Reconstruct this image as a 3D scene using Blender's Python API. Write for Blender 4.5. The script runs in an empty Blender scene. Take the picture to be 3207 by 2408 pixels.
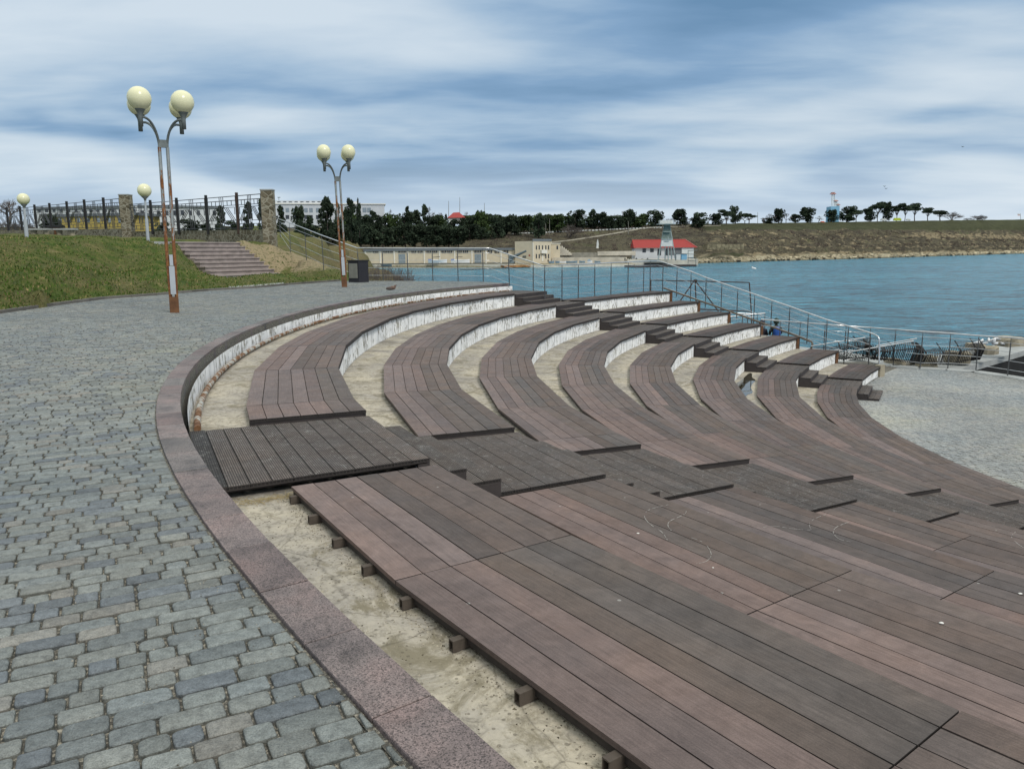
import bpy, math, random
import numpy as np
from mathutils import Vector, Matrix
random.seed(7); rng = np.random.default_rng(7)
sin, cos, pi, rad = math.sin, math.cos, math.pi, math.radians
COL = bpy.context.scene.collection
sc = bpy.context.scene
# ------------------------------------------------------------------ camera
F, PITCH, ROLL, EYE = 2402.17, 0.171096, -0.0084118, 1.28
WPX, HPX = 3207, 2408
def ray(px, py):
    u = (px - WPX/2)/F; v = -(py - HPX/2)/F
    c, s = cos(ROLL), sin(ROLL)
    u, v = c*u - s*v, s*u + c*v
    return Vector((u, cos(PITCH) + v*sin(PITCH), -sin(PITCH) + v*cos(PITCH)))
def at(px, py, D):
    """world point seen at a photo pixel, D metres ahead of the camera"""
    d = ray(px, py); return Vector((0, 0, EYE)) + d*(D/d.y)
def onz(px, py, z):
    d = ray(px, py); return Vector((0, 0, EYE)) + d*((z - EYE)/d.z)
def proj(P):
    X, Y, Z = P[0], P[1], P[2] - EYE
    fw = Y*cos(PITCH) - Z*sin(PITCH); up = Y*sin(PITCH) + Z*cos(PITCH)
    u, v = X/fw, up/fw; c, s = cos(-ROLL), sin(-ROLL)
    u, v = c*u - s*v, s*u + c*v
    return WPX/2 + F*u, HPX/2 - F*v
cam_d = bpy.data.cameras.new('camera'); cam = bpy.data.objects.new('camera', cam_d); COL.objects.link(cam)
Rt0 = Vector((1, 0, 0)); Up0 = Vector((0, sin(PITCH), cos(PITCH))); Fw = Vector((0, cos(PITCH), -sin(PITCH)))
c_, s_ = cos(ROLL), sin(ROLL)
Rt = Rt0*c_ + Up0*s_; Up = Up0*c_ - Rt0*s_
M = Matrix(((Rt.x, Up.x, -Fw.x), (Rt.y, Up.y, -Fw.y), (Rt.z, Up.z, -Fw.z))).to_4x4()
cam.matrix_world = Matrix.Translation((0, 0, EYE)) @ M
cam_d.sensor_width = 36; cam_d.sensor_fit = 'HORIZONTAL'; cam_d.lens = F/WPX*36
cam_d.clip_start = .05; cam_d.clip_end = 20000
sc.camera = cam

# ------------------------------------------------------------------ mesh helpers
class MB:
    def __init__(s): s.v = []; s.f = []; s.mi = []; s.col = []; s.sm = []; s.uv = []
    def raw(s, vs, fs, m=0, c=(1, 1, 1), smooth=False, uvs=None):
        b = len(s.v); s.v += [tuple(p) for p in vs]
        for i, f in enumerate(fs):
            s.f.append([b + k for k in f]); s.mi.append(m); s.col.append(c); s.sm.append(smooth)
            s.uv.append(uvs[i] if uvs else None)
    def face(s, pts, m=0, c=(1, 1, 1), uv=None):
        s.raw(pts, [list(range(len(pts)))], m, c, False, [uv] if uv else None)
    def box(s, ctr, dims, ax=None, m=0, c=(1, 1, 1)):
        if ax is None: ax = (Vector((1, 0, 0)), Vector((0, 1, 0)), Vector((0, 0, 1)))
        C = Vector(ctr); vs = []
        for k in (-1, 1):
            for j, i in ((-1, -1), (-1, 1), (1, 1), (1, -1)):
                vs.append(C + ax[0]*(i*dims[0]/2) + ax[1]*(j*dims[1]/2) + ax[2]*(k*dims[2]/2))
        s.raw(vs, [(0, 3, 2, 1), (4, 5, 6, 7), (0, 1, 5, 4), (1, 2, 6, 5), (2, 3, 7, 6), (3, 0, 4, 7)], m, c)
    def bar(s, a, b, w, h=None, m=0, c=(1, 1, 1), up=Vector((0, 0, 1))):
        a, b = Vector(a), Vector(b); d = b - a; L = d.length
        if L < 1e-6: return
        d /= L; x = d.cross(up)
        if x.length < 1e-3: x = d.cross(Vector((0, 1, 0)))
        x.normalize(); y = x.cross(d)
        s.box((a + b)/2, (L, w, h or w), (d, x, y), m, c)
    def prism(s, top, z0, z1=None, m=0, c=(1, 1, 1)):
        """polygon (list of xy[z]) extruded; z0 bottom, z1 top"""
        n = len(top)
        T = [(p[0], p[1], z1 if z1 is not None else p[2]) for p in top]; B = [(p[0], p[1], z0) for p in top]
        s.raw(T + B, [list(range(n)), list(range(2*n - 1, n - 1, -1))] +
              [[i, i + n, (i + 1) % n + n, (i + 1) % n] for i in range(n)], m, c)
    def tube(s, pts, r, n=8, m=0, c=(1, 1, 1), caps=True):
        pts = [Vector(p) for p in pts]; rs = r if isinstance(r, (list, tuple)) else [r]*len(pts)
        vs = []; ref = None
        for i, p in enumerate(pts):
            d = (pts[min(i + 1, len(pts) - 1)] - pts[max(i - 1, 0)]).normalized()
            if ref is None: ref = d.cross(Vector((0, 0, 1)) if abs(d.z) < .9 else Vector((0, 1, 0))).normalized()
            x = (ref - d*ref.dot(d)).normalized(); ref = x; y = d.cross(x)
            vs += [p + (x*cos(2*pi*k/n) + y*sin(2*pi*k/n))*rs[i] for k in range(n)]
        fs = [[i*n + k, i*n + (k + 1) % n, (i + 1)*n + (k + 1) % n, (i + 1)*n + k] for i in range(len(pts) - 1) for k in range(n)]
        s.raw(vs, fs, m, c, n > 5)
        if caps: s.raw(vs[:n], [list(range(n - 1, -1, -1))], m, c); s.raw(vs[-n:], [list(range(n))], m, c)
    def lathe(s, ctr, prof, n=20, m=0, c=(1, 1, 1), M3=None, sx=1, sy=1):
        """prof: list of (r,z)"""
        C = Vector(ctr); vs = []
        for r, z in prof:
            for k in range(n):
                p = Vector((r*cos(2*pi*k/n)*sx, r*sin(2*pi*k/n)*sy, z))
                vs.append(C + (M3 @ p if M3 else p))
        fs = [[i*n + k, i*n + (k + 1) % n, (i + 1)*n + (k + 1) % n, (i + 1)*n + k] for i in range(len(prof) - 1) for k in range(n)]
        s.raw(vs, fs, m, c, True)
    def sphere(s, ctr, r, n=20, m=0, c=(1, 1, 1), sc3=(1, 1, 1), M3=None):
        prof = [(max(r*sin(pi*i/(n//2)), 1e-4), -r*cos(pi*i/(n//2))*sc3[2]) for i in range(n//2 + 1)]
        s.lathe(ctr, prof, n, m, c, M3, sc3[0], sc3[1])
    def build(s, name, mats, parent=None, origin=None):
        me = bpy.data.meshes.new(name)
        o0 = Vector(origin) if origin is not None else (Vector(parent.location) if parent else Vector((0, 0, 0)))
        if parent and parent.parent: o0 = o0 + Vector(parent.parent.location)
        V = np.array(s.v, dtype=float).reshape(-1, 3) - np.array(o0)
        me.from_pydata(V.tolist(), [], s.f)
        if not isinstance(mats, (list, tuple)): mats = [mats]
        for m in mats: me.materials.append(m)
        me.polygons.foreach_set('material_index', s.mi); me.polygons.foreach_set('use_smooth', s.sm)
        a = me.attributes.new('tint', 'FLOAT_COLOR', 'FACE')
        cc = np.ones((len(s.f), 4), dtype=np.float32); cc[:, :3] = np.array(s.col, dtype=np.float32).reshape(-1, 3)
        a.data.foreach_set('color', cc.ravel())
        if any(u is not None for u in s.uv):
            ul = me.uv_layers.new(name='UVMap'); flat = []
            for f, u in zip(s.f, s.uv): flat += [x for q in (u or [(0, 0)]*len(f)) for x in q]
            ul.data.foreach_set('uv', flat)
        me.update()
        o = bpy.data.objects.new(name, me); COL.objects.link(o)
        if parent: o.parent = parent
        else: o.location = o0
        return o
def thing(name, label, cat, loc=(0, 0, 0), group=None):
    o = bpy.data.objects.new(name, None); COL.objects.link(o); o.location = loc; o.empty_display_size = .2
    return tag(o, label, cat, group)
def tag(o, label=None, cat=None, group=None, kind=None):
    if label: o['label'] = label
    if cat: o['category'] = cat
    if group: o['group'] = group
    if kind: o['kind'] = kind
    return o
def dup(root, loc, scale=None, rotz=0, label=None, group=None):
    def cp(o, par):
        c = o.copy(); COL.objects.link(c); c.parent = par
        for ch in o.children: cp(ch, c)
        return c
    r = cp(root, None); r.location = loc; r.rotation_euler = (0, 0, rotz)
    if scale: r.scale = scale
    if label: r['label'] = label
    if group: r['group'] = group
    return r
ORD = ['first', 'second', 'third', 'fourth', 'fifth', 'sixth', 'seventh', 'eighth', 'ninth', 'tenth', 'eleventh', 'twelfth',
       'thirteenth', 'fourteenth', 'fifteenth', 'sixteenth', 'seventeenth', 'eighteenth', 'nineteenth', 'twentieth'] + \
      ['twenty-' + w for w in ['first', 'second', 'third', 'fourth', 'fifth', 'sixth', 'seventh', 'eighth', 'ninth']]

# ------------------------------------------------------------------ materials
class NT:
    def __init__(s, name):
        s.m = bpy.data.materials.new(name); s.m.use_nodes = True; s.t = s.m.node_tree
        s.t.nodes.clear(); s.out = s.t.nodes.new('ShaderNodeOutputMaterial')
        s.b = s.n('ShaderNodeBsdfPrincipled'); s.l(s.b.outputs[0], s.out.inputs[0])
    def n(s, typ, ins=None, **kw):
        x = s.t.nodes.new(typ)
        for k, v in kw.items(): setattr(x, k, v)
        for k, v in (ins or {}).items():
            if isinstance(v, bpy.types.NodeSocket): s.t.links.new(v, x.inputs[k])
            else: x.inputs[k].default_value = v
        return x
    def l(s, a, b): s.t.links.new(a, b)
    def coord(s, kind='Object'): return s.n('ShaderNodeTexCoord').outputs[kind]
    def tint(s): return s.n('ShaderNodeAttribute', attribute_name='tint').outputs['Color']
    def noise(s, scale, detail=4, rough=.55, vec=None, sc3=None, dist=0, out='Fac'):
        v = vec if vec is not None else s.coord()
        if sc3: v = s.n('ShaderNodeMapping', {0: v, 3: sc3}).outputs[0]
        return s.n('ShaderNodeTexNoise', {'Vector': v, 'Scale': scale, 'Detail': detail, 'Roughness': rough, 'Distortion': dist}).outputs[out]
    def ramp(s, fac, stops, interp='LINEAR'):
        r = s.n('ShaderNodeValToRGB', {0: fac}); cr = r.color_ramp; cr.interpolation = interp
        while len(cr.elements) < len(stops): cr.elements.new(.5)
        for e, (p, c) in zip(cr.elements, stops):
            e.position = p; e.color = (*c, 1) if isinstance(c, tuple) else (c, c, c, 1)
        return r.outputs[0]
    def mix(s, fac, a, b, mode='MIX'):
        x = s.n('ShaderNodeMix', data_type='RGBA', blend_type=mode)
        for i, v in ((0, fac), (6, a), (7, b)):
            if isinstance(v, bpy.types.NodeSocket): s.l(v, x.inputs[i])
            else: x.inputs[i].default_value = (*v, 1) if isinstance(v, tuple) else v
        return x.outputs[2]
    def math(s, op, a, b=0., clamp=False):
        x = s.n('ShaderNodeMath', operation=op, use_clamp=clamp)
        for i, v in ((0, a), (1, b)):
            if isinstance(v, bpy.types.NodeSocket): s.l(v, x.inputs[i])
            else: x.inputs[i].default_value = v
        return x.outputs[0]
    def bump(s, h, st=.4, dist=.01, normal=None):
        b = s.n('ShaderNodeBump', {'Height': h, 'Strength': st, 'Distance': dist})
        if normal is not None: s.l(normal, b.inputs['Normal'])
        s.l(b.outputs[0], s.b.inputs['Normal']); return b.outputs[0]
    def set(s, col=None, rough=None, metal=None, spec=None):
        for k, v in (('Base Color', col), ('Roughness', rough), ('Metallic', metal), ('Specular IOR Level', spec)):
            if v is None: continue
            if isinstance(v, bpy.types.NodeSocket): s.l(v, s.b.inputs[k])
            else: s.b.inputs[k].default_value = (*v, 1) if isinstance(v, tuple) else v
        return s.m
def plain(name, col, rough=.7, metal=0, var=.25, scale=3., spec=.4, bump=0, usetint=False):
    t = NT(name)
    n = t.noise(scale, 5, .6)
    k = t.ramp(n, [(.25, 1 - var), (.75, 1 + var*.6)])
    base = t.mix(1., col if not usetint else t.tint(), k, 'MULTIPLY')
    if bump: t.bump(t.noise(scale*6, 4), .5, bump)
    return t.set(base, rough, metal, spec)

def m_stone():
    t = NT('cobble_stone'); co = t.coord()
    big = t.ramp(t.noise(.35, 3, .6), [(.3, (.78, .84, .9)), (.55, (1, 1, 1)), (.75, (1.12, 1.1, .98))])
    base = t.mix(1., t.tint(), big, 'MULTIPLY')
    mid = t.ramp(t.noise(26, 6, .72), [(.3, .6), (.5, 1.), (.72, 1.35)])
    base = t.mix(1., base, mid, 'MULTIPLY')
    fine = t.ramp(t.noise(210, 3, .75), [(.3, .62), (.5, 1.), (.7, 1.3)])
    base = t.mix(1., base, fine, 'MULTIPLY')
    n1 = t.bump(t.noise(20, 5, .65), 1., .02)
    t.bump(t.noise(120, 4, .7), .55, .004, n1)
    return t.set(base, t.ramp(t.noise(9, 3), [(.35, .5), (.65, .8)]), 0, .4)
def m_joint():
    t = NT('joint_sand')
    c = t.ramp(t.noise(60, 5, .8), [(.35, (.035, .035, .03)), (.5, (.085, .08, .068)), (.6, (.34, .31, .25))])
    t.bump(t.noise(140, 3), .8, .006)
    return t.set(c, .95)
def m_granite():
    t = NT('pink_granite')
    sp = t.n('ShaderNodeTexVoronoi', {'Vector': t.coord(), 'Scale': 260}).outputs['Color']
    spk = t.ramp(t.n('ShaderNodeSeparateColor', {0: sp}).outputs[0], [(.0, .3), (.25, .55), (.4, 1.), (.8, 1.12), (1., 1.5)])
    big = t.ramp(t.noise(3.2, 5, .65), [(.3, (.5, .5, .53)), (.5, (.95, .93, .93)), (.7, (1.15, 1.02, 1.0))])
    base = t.mix(1., t.mix(1., t.tint(), spk, 'MULTIPLY'), big, 'MULTIPLY')
    st = t.ramp(t.noise(9, 6, .7, dist=.6), [(.5, 1.), (.68, .55)])
    base = t.mix(.8, base, st, 'MULTIPLY')
    t.bump(t.noise(150, 3), .25, .003)
    return t.set(base, .62, 0, .45)
def m_board(name='deck_board', rib=False):
    t = NT(name); uv = t.coord('UV'); ob = t.coord()
    base = t.tint()
    grain = t.ramp(t.noise(22, 7, .72, uv, (.16, 4.5, 1)), [(.3, .72), (.5, 1.), (.7, 1.25)])
    base = t.mix(1., base, grain, 'MULTIPLY')
    blot = t.ramp(t.noise(1.5, 5, .62, ob, dist=.5), [(.3, (.76, .77, .78)), (.48, (.98, .98, .98)), (.62, (1.07, 1.04, 1.01)), (.78, (1.25, 1.18, 1.1))])
    base = t.mix(1., base, blot, 'MULTIPLY')
    b2 = t.ramp(t.noise(6, 6, .7, ob, dist=1.2), [(.3, .8), (.5, 1.), (.72, 1.22)])
    base = t.mix(1., base, b2, 'MULTIPLY')
    fine = t.ramp(t.noise(170, 2, .7, ob), [(.3, .84), (.7, 1.14)])
    base = t.mix(1., base, fine, 'MULTIPLY')
    # pale scuffs and droppings
    sc_ = t.ramp(t.noise(11, 8, .75, ob, dist=2.), [(.655, 0.), (.73, .4)] if not rib else [(.54, 0.), (.68, .75)])
    base = t.mix(sc_, base, (.36, .35, .33))
    sp = t.n('ShaderNodeTexVoronoi', {'Vector': ob, 'Scale': 13.})
    r_ = t.n('ShaderNodeSeparateColor', {0: sp.outputs['Color']}).outputs[0]
    spots = t.math('MULTIPLY', t.math('GREATER_THAN', r_, .965 if not rib else .93), t.math('LESS_THAN', sp.outputs['Distance'], .12))
    base = t.mix(t.math('MULTIPLY', spots, .4), base, (.5, .5, .47))
    if rib:
        y = t.n('ShaderNodeSeparateXYZ', {0: uv}).outputs[1]
        w = t.math('FRACT', t.math('MULTIPLY', y, 58.))
        g = t.math('LESS_THAN', w, .4)
        base = t.mix(t.math('MULTIPLY', g, .8), base, (.018, .017, .016))  # groove shade painted as dark lines into the board colour
        nb = t.bump(g, .7, -.004)
    n = t.bump(t.noise(90, 4, .6, uv, (.25, 3, 1)), .3, .003, nb if rib else None)
    return t.set(base, t.ramp(t.noise(3, 4), [(.35, .55), (.65, .75)]), 0, .18)
def m_concrete():
    t = NT('pale_concrete'); ob = t.coord()
    c = t.ramp(t.noise(1.1, 6, .65, dist=.6), [(.28, (.22, .20, .175)), (.44, (.36, .33, .285)), (.58, (.45, .405, .325)), (.74, (.53, .47, .36))])
    d = t.ramp(t.noise(14, 7, .72, dist=.8), [(.33, .5), (.5, 1.), (.75, 1.2)])
    c = t.mix(1., c, d, 'MULTIPLY')
    st = t.ramp(t.noise(2.2, 8, .75, dist=1.5), [(.5, 0.), (.62, .85)])
    c = t.mix(st, c, (.19, .165, .11))
    pit = t.n('ShaderNodeTexVoronoi', {'Vector': ob, 'Scale': 34.})
    pm = t.math('MULTIPLY', t.math('LESS_THAN', pit.outputs['Distance'], .26), t.math('GREATER_THAN', t.n('ShaderNodeSeparateColor', {0: pit.outputs['Color']}).outputs[1], .62))
    c = t.mix(t.math('MULTIPLY', pm, .6), c, (.11, .095, .07))
    ck = t.n('ShaderNodeTexVoronoi', {'Vector': t.n('ShaderNodeMix', {0: .12, 4: ob, 5: t.noise(3., 4, out='Color')}, data_type='VECTOR').outputs[1], 'Scale': 1.1}, feature='DISTANCE_TO_EDGE').outputs['Distance']
    c = t.mix(t.ramp(ck, [(.0, .45), (.006, 0.)]), c, (.07, .06, .045))
    gr = t.ramp(t.noise(.7, 4, .6), [(.62, 0.), (.75, .5)])
    c = t.mix(gr, c, (.21, .18, .13))
    n = t.bump(t.noise(26, 6, .7), .7, .012)
    t.bump(t.noise(160, 3, .7), .5, .004, n)
    return t.set(c, .88, 0, .3)
def m_white():
    t = NT('peeling_whitewash'); uv = t.coord('UV')
    n = t.noise(5.5, 9, .76, uv, (1.7, .75, 1), dist=.7)
    f = t.ramp(t.math('ADD', n, t.math('MULTIPLY', t.math('SUBTRACT', t.noise(.9, 4, .6, uv), .5), .32)), [(.545, 0.), (.58, 1.)])
    bare = t.ramp(t.noise(7, 5, .7, uv), [(.3, (.15, .14, .12)), (.7, (.42, .40, .34))])
    paint = t.ramp(t.noise(3, 5, .6, uv), [(.3, (.70, .71, .71)), (.6, (.90, .90, .89))])
    c = t.mix(f, paint, bare)
    sx = t.n('ShaderNodeSeparateXYZ', {0: uv})
    u = sx.outputs[0]; v = sx.outputs[1]
    fr = t.math('FRACT', t.math('ADD', t.math('MULTIPLY', u, 1.35), t.math('MULTIPLY', t.noise(2.3, 3, .6, uv), .12)))
    j = t.math('LESS_THAN', fr, .035)
    c = t.mix(t.math('MULTIPLY', j, .75), c, (.07, .06, .045))
    # ragged dark olive tone rising from the foot of the wall
    edge = t.math('ADD', t.math('MULTIPLY', v, -7.5), t.math('MULTIPLY', t.noise(9, 6, .75, uv, (1, .4, 1)), 1.7))
    c = t.mix(t.ramp(edge, [(.72, 0.), (.95, .8)]), c, (.09, .09, .05))
    t.bump(t.math('SUBTRACT', t.noise(30, 5, .7, uv), t.math('MULTIPLY', f, .8)), .6, .008)
    return t.set(c, .85, 0, .3)
def m_metal(name, col, rough=.35, rust=0., z0=0, z1=0):
    t = NT(name)
    base = t.mix(1., col, t.ramp(t.noise(5, 4), [(.3, .8), (.7, 1.12)]), 'MULTIPLY')
    if rust:
        z = t.n('ShaderNodeSeparateXYZ', {0: t.coord()}).outputs[2]
        zz = t.math('DIVIDE', t.math('SUBTRACT', z1, z), z1 - z0) if z1 != z0 else .5
        f = t.math('ADD', t.math('MULTIPLY', zz, rust), t.math('MULTIPLY', t.math('SUBTRACT', t.noise(3, 7, .75, sc3=(3, 3, .7)), .5), 3.2))
        fr = t.ramp(f, [(.45, 0.), (.58, 1.)])
        rc = t.ramp(t.noise(14, 5, .7), [(.3, (.06, .025, .012)), (.5, (.2, .075, .025)), (.7, (.33, .16, .05))])
        base = t.mix(fr, base, rc)
        t.bump(fr, .3, .003)
        rough = t.ramp(fr, [(0, rough), (1, .85)])
        return t.set(base, rough, t.ramp(fr, [(0, .5), (1, 0.)]))
    return t.set(base, rough, .85)
def m_grass():
    t = NT('grass_ground')
    g = t.ramp(t.noise(2.2, 7, .72, sc3=(1, .6, 1)), [(.28, (.032, .058, .012)), (.45, (.075, .115, .022)), (.58, (.14, .15, .042)), (.74, (.36, .30, .15))])
    d = t.ramp(t.noise(12, 7, .8), [(.32, .45), (.5, 1.), (.7, 1.4)])
    g = t.mix(1., g, d, 'MULTIPLY')
    g = t.mix(t.ramp(t.noise(.33, 5, .65), [(.45, 0.), (.62, .6)]), g, t.ramp(t.noise(9, 7, .78), [(.3, (.05, .05, .02)), (.5, (.15, .125, .06)), (.7, (.36, .30, .16))]))
    s = t.ramp(t.noise(5, 7, .7), [(.3, (.20, .16, .09)), (.5, (.40, .32, .20)), (.62, (.07, .09, .025))])
    f = t.n('ShaderNodeSeparateColor', {0: t.n('ShaderNodeAttribute', attribute_name='soil').outputs['Color']}).outputs
    ff = t.ramp(t.math('ADD', f[0], t.math('MULTIPLY', t.math('SUBTRACT', t.noise(3.5, 6, .75), .5), 1.3)), [(.4, 0.), (.6, 1.)])
    c = t.mix(ff, g, s)
    dry = t.ramp(t.noise(8, 7, .75), [(.3, (.06, .05, .03)), (.6, (.19, .155, .08)), (.75, (.10, .12, .04))])
    c = t.mix(f[1], c, dry)
    t.bump(t.noise(14, 6, .75), 1., .12)
    return t.set(c, .95, 0, .15)
def m_land():
    t = NT('hillside'); P = t.n('ShaderNodeNewGeometry').outputs['Position']
    z = t.n('ShaderNodeSeparateXYZ', {0: P}).outputs[2]
    scrub = t.ramp(t.noise(.05, 9, .72, P, (1, 1, 3)), [(.3, (.035, .03, .024)), (.45, (.075, .066, .046)), (.55, (.115, .10, .066)), (.7, (.07, .085, .035))])
    scrub = t.mix(1., scrub, t.ramp(t.noise(.6, 7, .8, P), [(.33, .4), (.5, 1.), (.68, 1.7)]), 'MULTIPLY')
    rock = t.ramp(t.noise(.35, 8, .8, P, (1, 1, 4)), [(.3, (.08, .065, .045)), (.5, (.25, .20, .12)), (.68, (.46, .40, .28))])
    a = t.n('ShaderNodeSeparateColor', {0: t.n('ShaderNodeAttribute', attribute_name='soil').outputs['Color']}).outputs
    fr = t.ramp(t.math('ADD', a[0], t.math('MULTIPLY', t.math('SUBTRACT', t.noise(.09, 8, .75, P, (1, 1, 5)), .5), 2.6)), [(.48, 0.), (.56, 1.)])
    c = t.mix(fr, scrub, rock)
    lawn = t.mix(1., (.068, .072, .038), t.ramp(t.noise(.12, 7, .75, P), [(.3, .6), (.7, 1.3)]), 'MULTIPLY')
    fl = t.ramp(t.math('ADD', a[1], t.math('MULTIPLY', t.math('SUBTRACT', t.noise(.05, 6, .7, P), .5), .8)), [(.45, 0.), (.6, 1.)])
    c = t.mix(fl, c, lawn)
    pale = t.ramp(t.noise(.5, 8, .8, P), [(.25, (.18, .15, .09)), (.5, (.42, .37, .25)), (.75, (.6, .55, .42))])
    c = t.mix(a[2], c, pale)
    wet = t.ramp(t.math('ADD', z, t.math('MULTIPLY', t.noise(.3, 5, .8, P), 1.2)), [(0, 1.), (1, 0.)])
    t.bump(t.noise(.5, 8, .8, P), 1., 1.5)
    return t.set(c, .95, 0, .1)
def m_water():
    t = NT('sea_water'); P = t.n('ShaderNodeNewGeometry').outputs['Position']
    w1 = t.noise(.2, 6, .62, P, (1, 1.9, 1), dist=.9)
    w2 = t.noise(.85, 6, .66, P, (1, 2., 1), dist=1.3)
    w3 = t.noise(.055, 3, .5, P, (1, 1.6, 1))
    h = t.math('ADD', t.math('ADD', t.math('MULTIPLY', w1, 3.2), t.math('MULTIPLY', w2, 1.1)), t.math('MULTIPLY', w3, 3.))
    t.bump(h, 1., 1.3)
    c = t.ramp(t.noise(.02, 4, .6, P, (.6, 1.4, 1)), [(.3, (.045, .22, .325)), (.5, (.068, .29, .405)), (.7, (.09, .35, .465))])
    c = t.mix(1., c, t.ramp(w1, [(.36, .25), (.46, .9), (.58, 1.1), (.68, 1.8)]), 'MULTIPLY')  # ripple shade and highlights painted into the water colour
    c = t.mix(1., c, t.ramp(w2, [(.36, .5), (.5, 1.), (.64, 1.45)]), 'MULTIPLY')
    return t.set(c, .22, 0, .5)
def m_leaf(name, c0, c1):
    t = NT(name); r = t.n('ShaderNodeObjectInfo').outputs['Random']
    base = t.mix(t.noise(3.5, 4, .6), c0, c1)
    base = t.mix(1., base, t.ramp(r, [(0, .7), (1, 1.25)]), 'MULTIPLY')
    base = t.mix(1., base, t.tint(), 'MULTIPLY')
    return t.set(base, .9, 0, .1)
def m_glass(name, col): return plain(name, col, .15, 0, .3, 2., .6)
MT = dict(stone=m_stone(), joint=m_joint(), granite=m_granite(), board=m_board(), rib=m_board('ribbed_board', True),
    conc=m_concrete(), white=m_white(), grass=m_grass(), land=m_land(), water=m_water(),
    steel=m_metal('brushed_steel', (.62, .63, .64), .28), post=m_metal('dull_steel', (.15, .15, .15), .45),
    lampm=m_metal('rusting_grey_pole', (.33, .35, .34), .5, 1.05, 0., 4.9), greypole=plain('grey_painted_pole', (.42, .45, .48), .5, 0, .12),
    rust=plain('rusty_iron', (.16, .075, .035), .85, 0, .5, 6), brownpipe=m_metal('brown_stringer', (.2, .16, .12), .6, .5, -3.3, -.4),
    globe=plain('cream_globe_glass', (.74, .72, .47), .22, 0, .06, 2., .5), holder=plain('globe_holder', (.13, .14, .13), .5, 0, .2),
    black=plain('black_iron', (.018, .017, .017), .6, 0, .3, 8), darkwood=plain('dark_plank_edge', (.03, .025, .024), .7, 0, .4, 20),
    sidewood=plain('stair_side_panel', (.045, .037, .036), .6, 0, .25, 9),
    stonewall=None, bin=plain('dark_bin_panel', (.022, .021, .026), .5, 0, .2), slat=plain('pale_bin_slat', (.24, .235, .2), .6),
    cream=plain('cream_render', (.60, .53, .40), .85, 0, .12, .6), creamtrim=plain('pale_trim', (.75, .73, .66), .8, 0, .08),
    whitewall=plain('white_panel_wall', (.58, .6, .62), .8, 0, .1, .3), window=m_glass('window_glass', (.035, .04, .05)),
    paleglass=m_glass('pale_window', (.25, .3, .34)), red=plain('red_sheet_roof', (.30, .022, .018), .5, 0, .12, .5),
    greyroof=plain('grey_roof', (.16, .18, .2), .7), bark=plain('bark', (.07, .055, .045), .9, 0, .3, 4),
    twig=plain('bare_twigs', (.13, .11, .10), .9, 0, .3, 4), quay=plain('quay_stone', (.62, .57, .48), .9, 0, .35, .3),
    path=plain('footpath', (.36, .33, .26), .9, 0, .2, .4), yellow=plain('yellow_wall', (.42, .32, .09), .8, 0, .25, .8),
    leafd=m_leaf('pine_foliage', (.02, .032, .022), (.055, .075, .044)), leafg=m_leaf('olive_foliage', (.025, .045, .018), (.07, .10, .035)),
    leafbrown=m_leaf('leafless_scrub', (.05, .038, .034), (.12, .095, .08)),
    tank=plain('sky_blue_paint', (.22, .45, .62), .6, 0, .1), orange=plain('orange_paint', (.7, .12, .03), .6),
    cover=plain('blue_grey_cover', (.20, .29, .37), .6, 0, .35, 1.5), covw=plain('white_hull', (.72, .74, .76), .5, 0, .08),
    blue=plain('blue_cover', (.03, .11, .38), .6), gun=plain('naval_grey', (.10, .14, .16), .5),
    towerm=plain('pale_green_steel', (.34, .40, .39), .6, 0, .2, 1.5), plate=plain('white_plate', (.66, .68, .66), .6, 0, .12, 1),
    darkwall=plain('dark_basin_wall', (.012, .011, .010), .85, 0, .6, 1.5), promen=plain('promenade_concrete', (.36, .37, .36), .8, 0, .3, 1.2, .4, .01),
    rubble=plain('limestone_rubble', (.33, .29, .215), .9, 0, .4, 2., .3, .03), lemon=plain('lime_vehicle', (.5, .6, .05), .5),
    skin=plain('skin', (.45, .26, .19), .6), chalk=plain('chalk', (.42, .40, .37), .9, 0, .5, 60))
def m_wall():
    t = NT('fieldstone'); ob = t.coord()
    v = t.n('ShaderNodeTexVoronoi', {'Vector': t.n('ShaderNodeMapping', {0: ob, 3: (1, 1, 1.4)}).outputs[0], 'Scale': 2.6}, feature='DISTANCE_TO_EDGE').outputs['Distance']
    vc = t.n('ShaderNodeTexVoronoi', {'Vector': t.n('ShaderNodeMapping', {0: ob, 3: (1, 1, 1.4)}).outputs[0], 'Scale': 2.6}).outputs['Color']
    c = t.ramp(t.n('ShaderNodeSeparateColor', {0: vc}).outputs[0], [(0, (.10, .085, .055)), (.5, (.17, .145, .10)), (1, (.25, .22, .16))])
    c = t.mix(1., c, t.ramp(t.noise(9, 6, .7), [(.3, .55), (.7, 1.3)]), 'MULTIPLY')
    c = t.mix(t.ramp(v, [(.03, 1.), (.07, 0.)]), c, (.30, .28, .22))
    c = t.mix(t.ramp(t.noise(1.5, 5, .7), [(.55, 0.), (.7, .7)]), c, (.045, .05, .03))
    t.bump(v, .6, .05)
    return t.set(c, .9, 0, .2)
MT['stonewall'] = m_wall()
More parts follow.
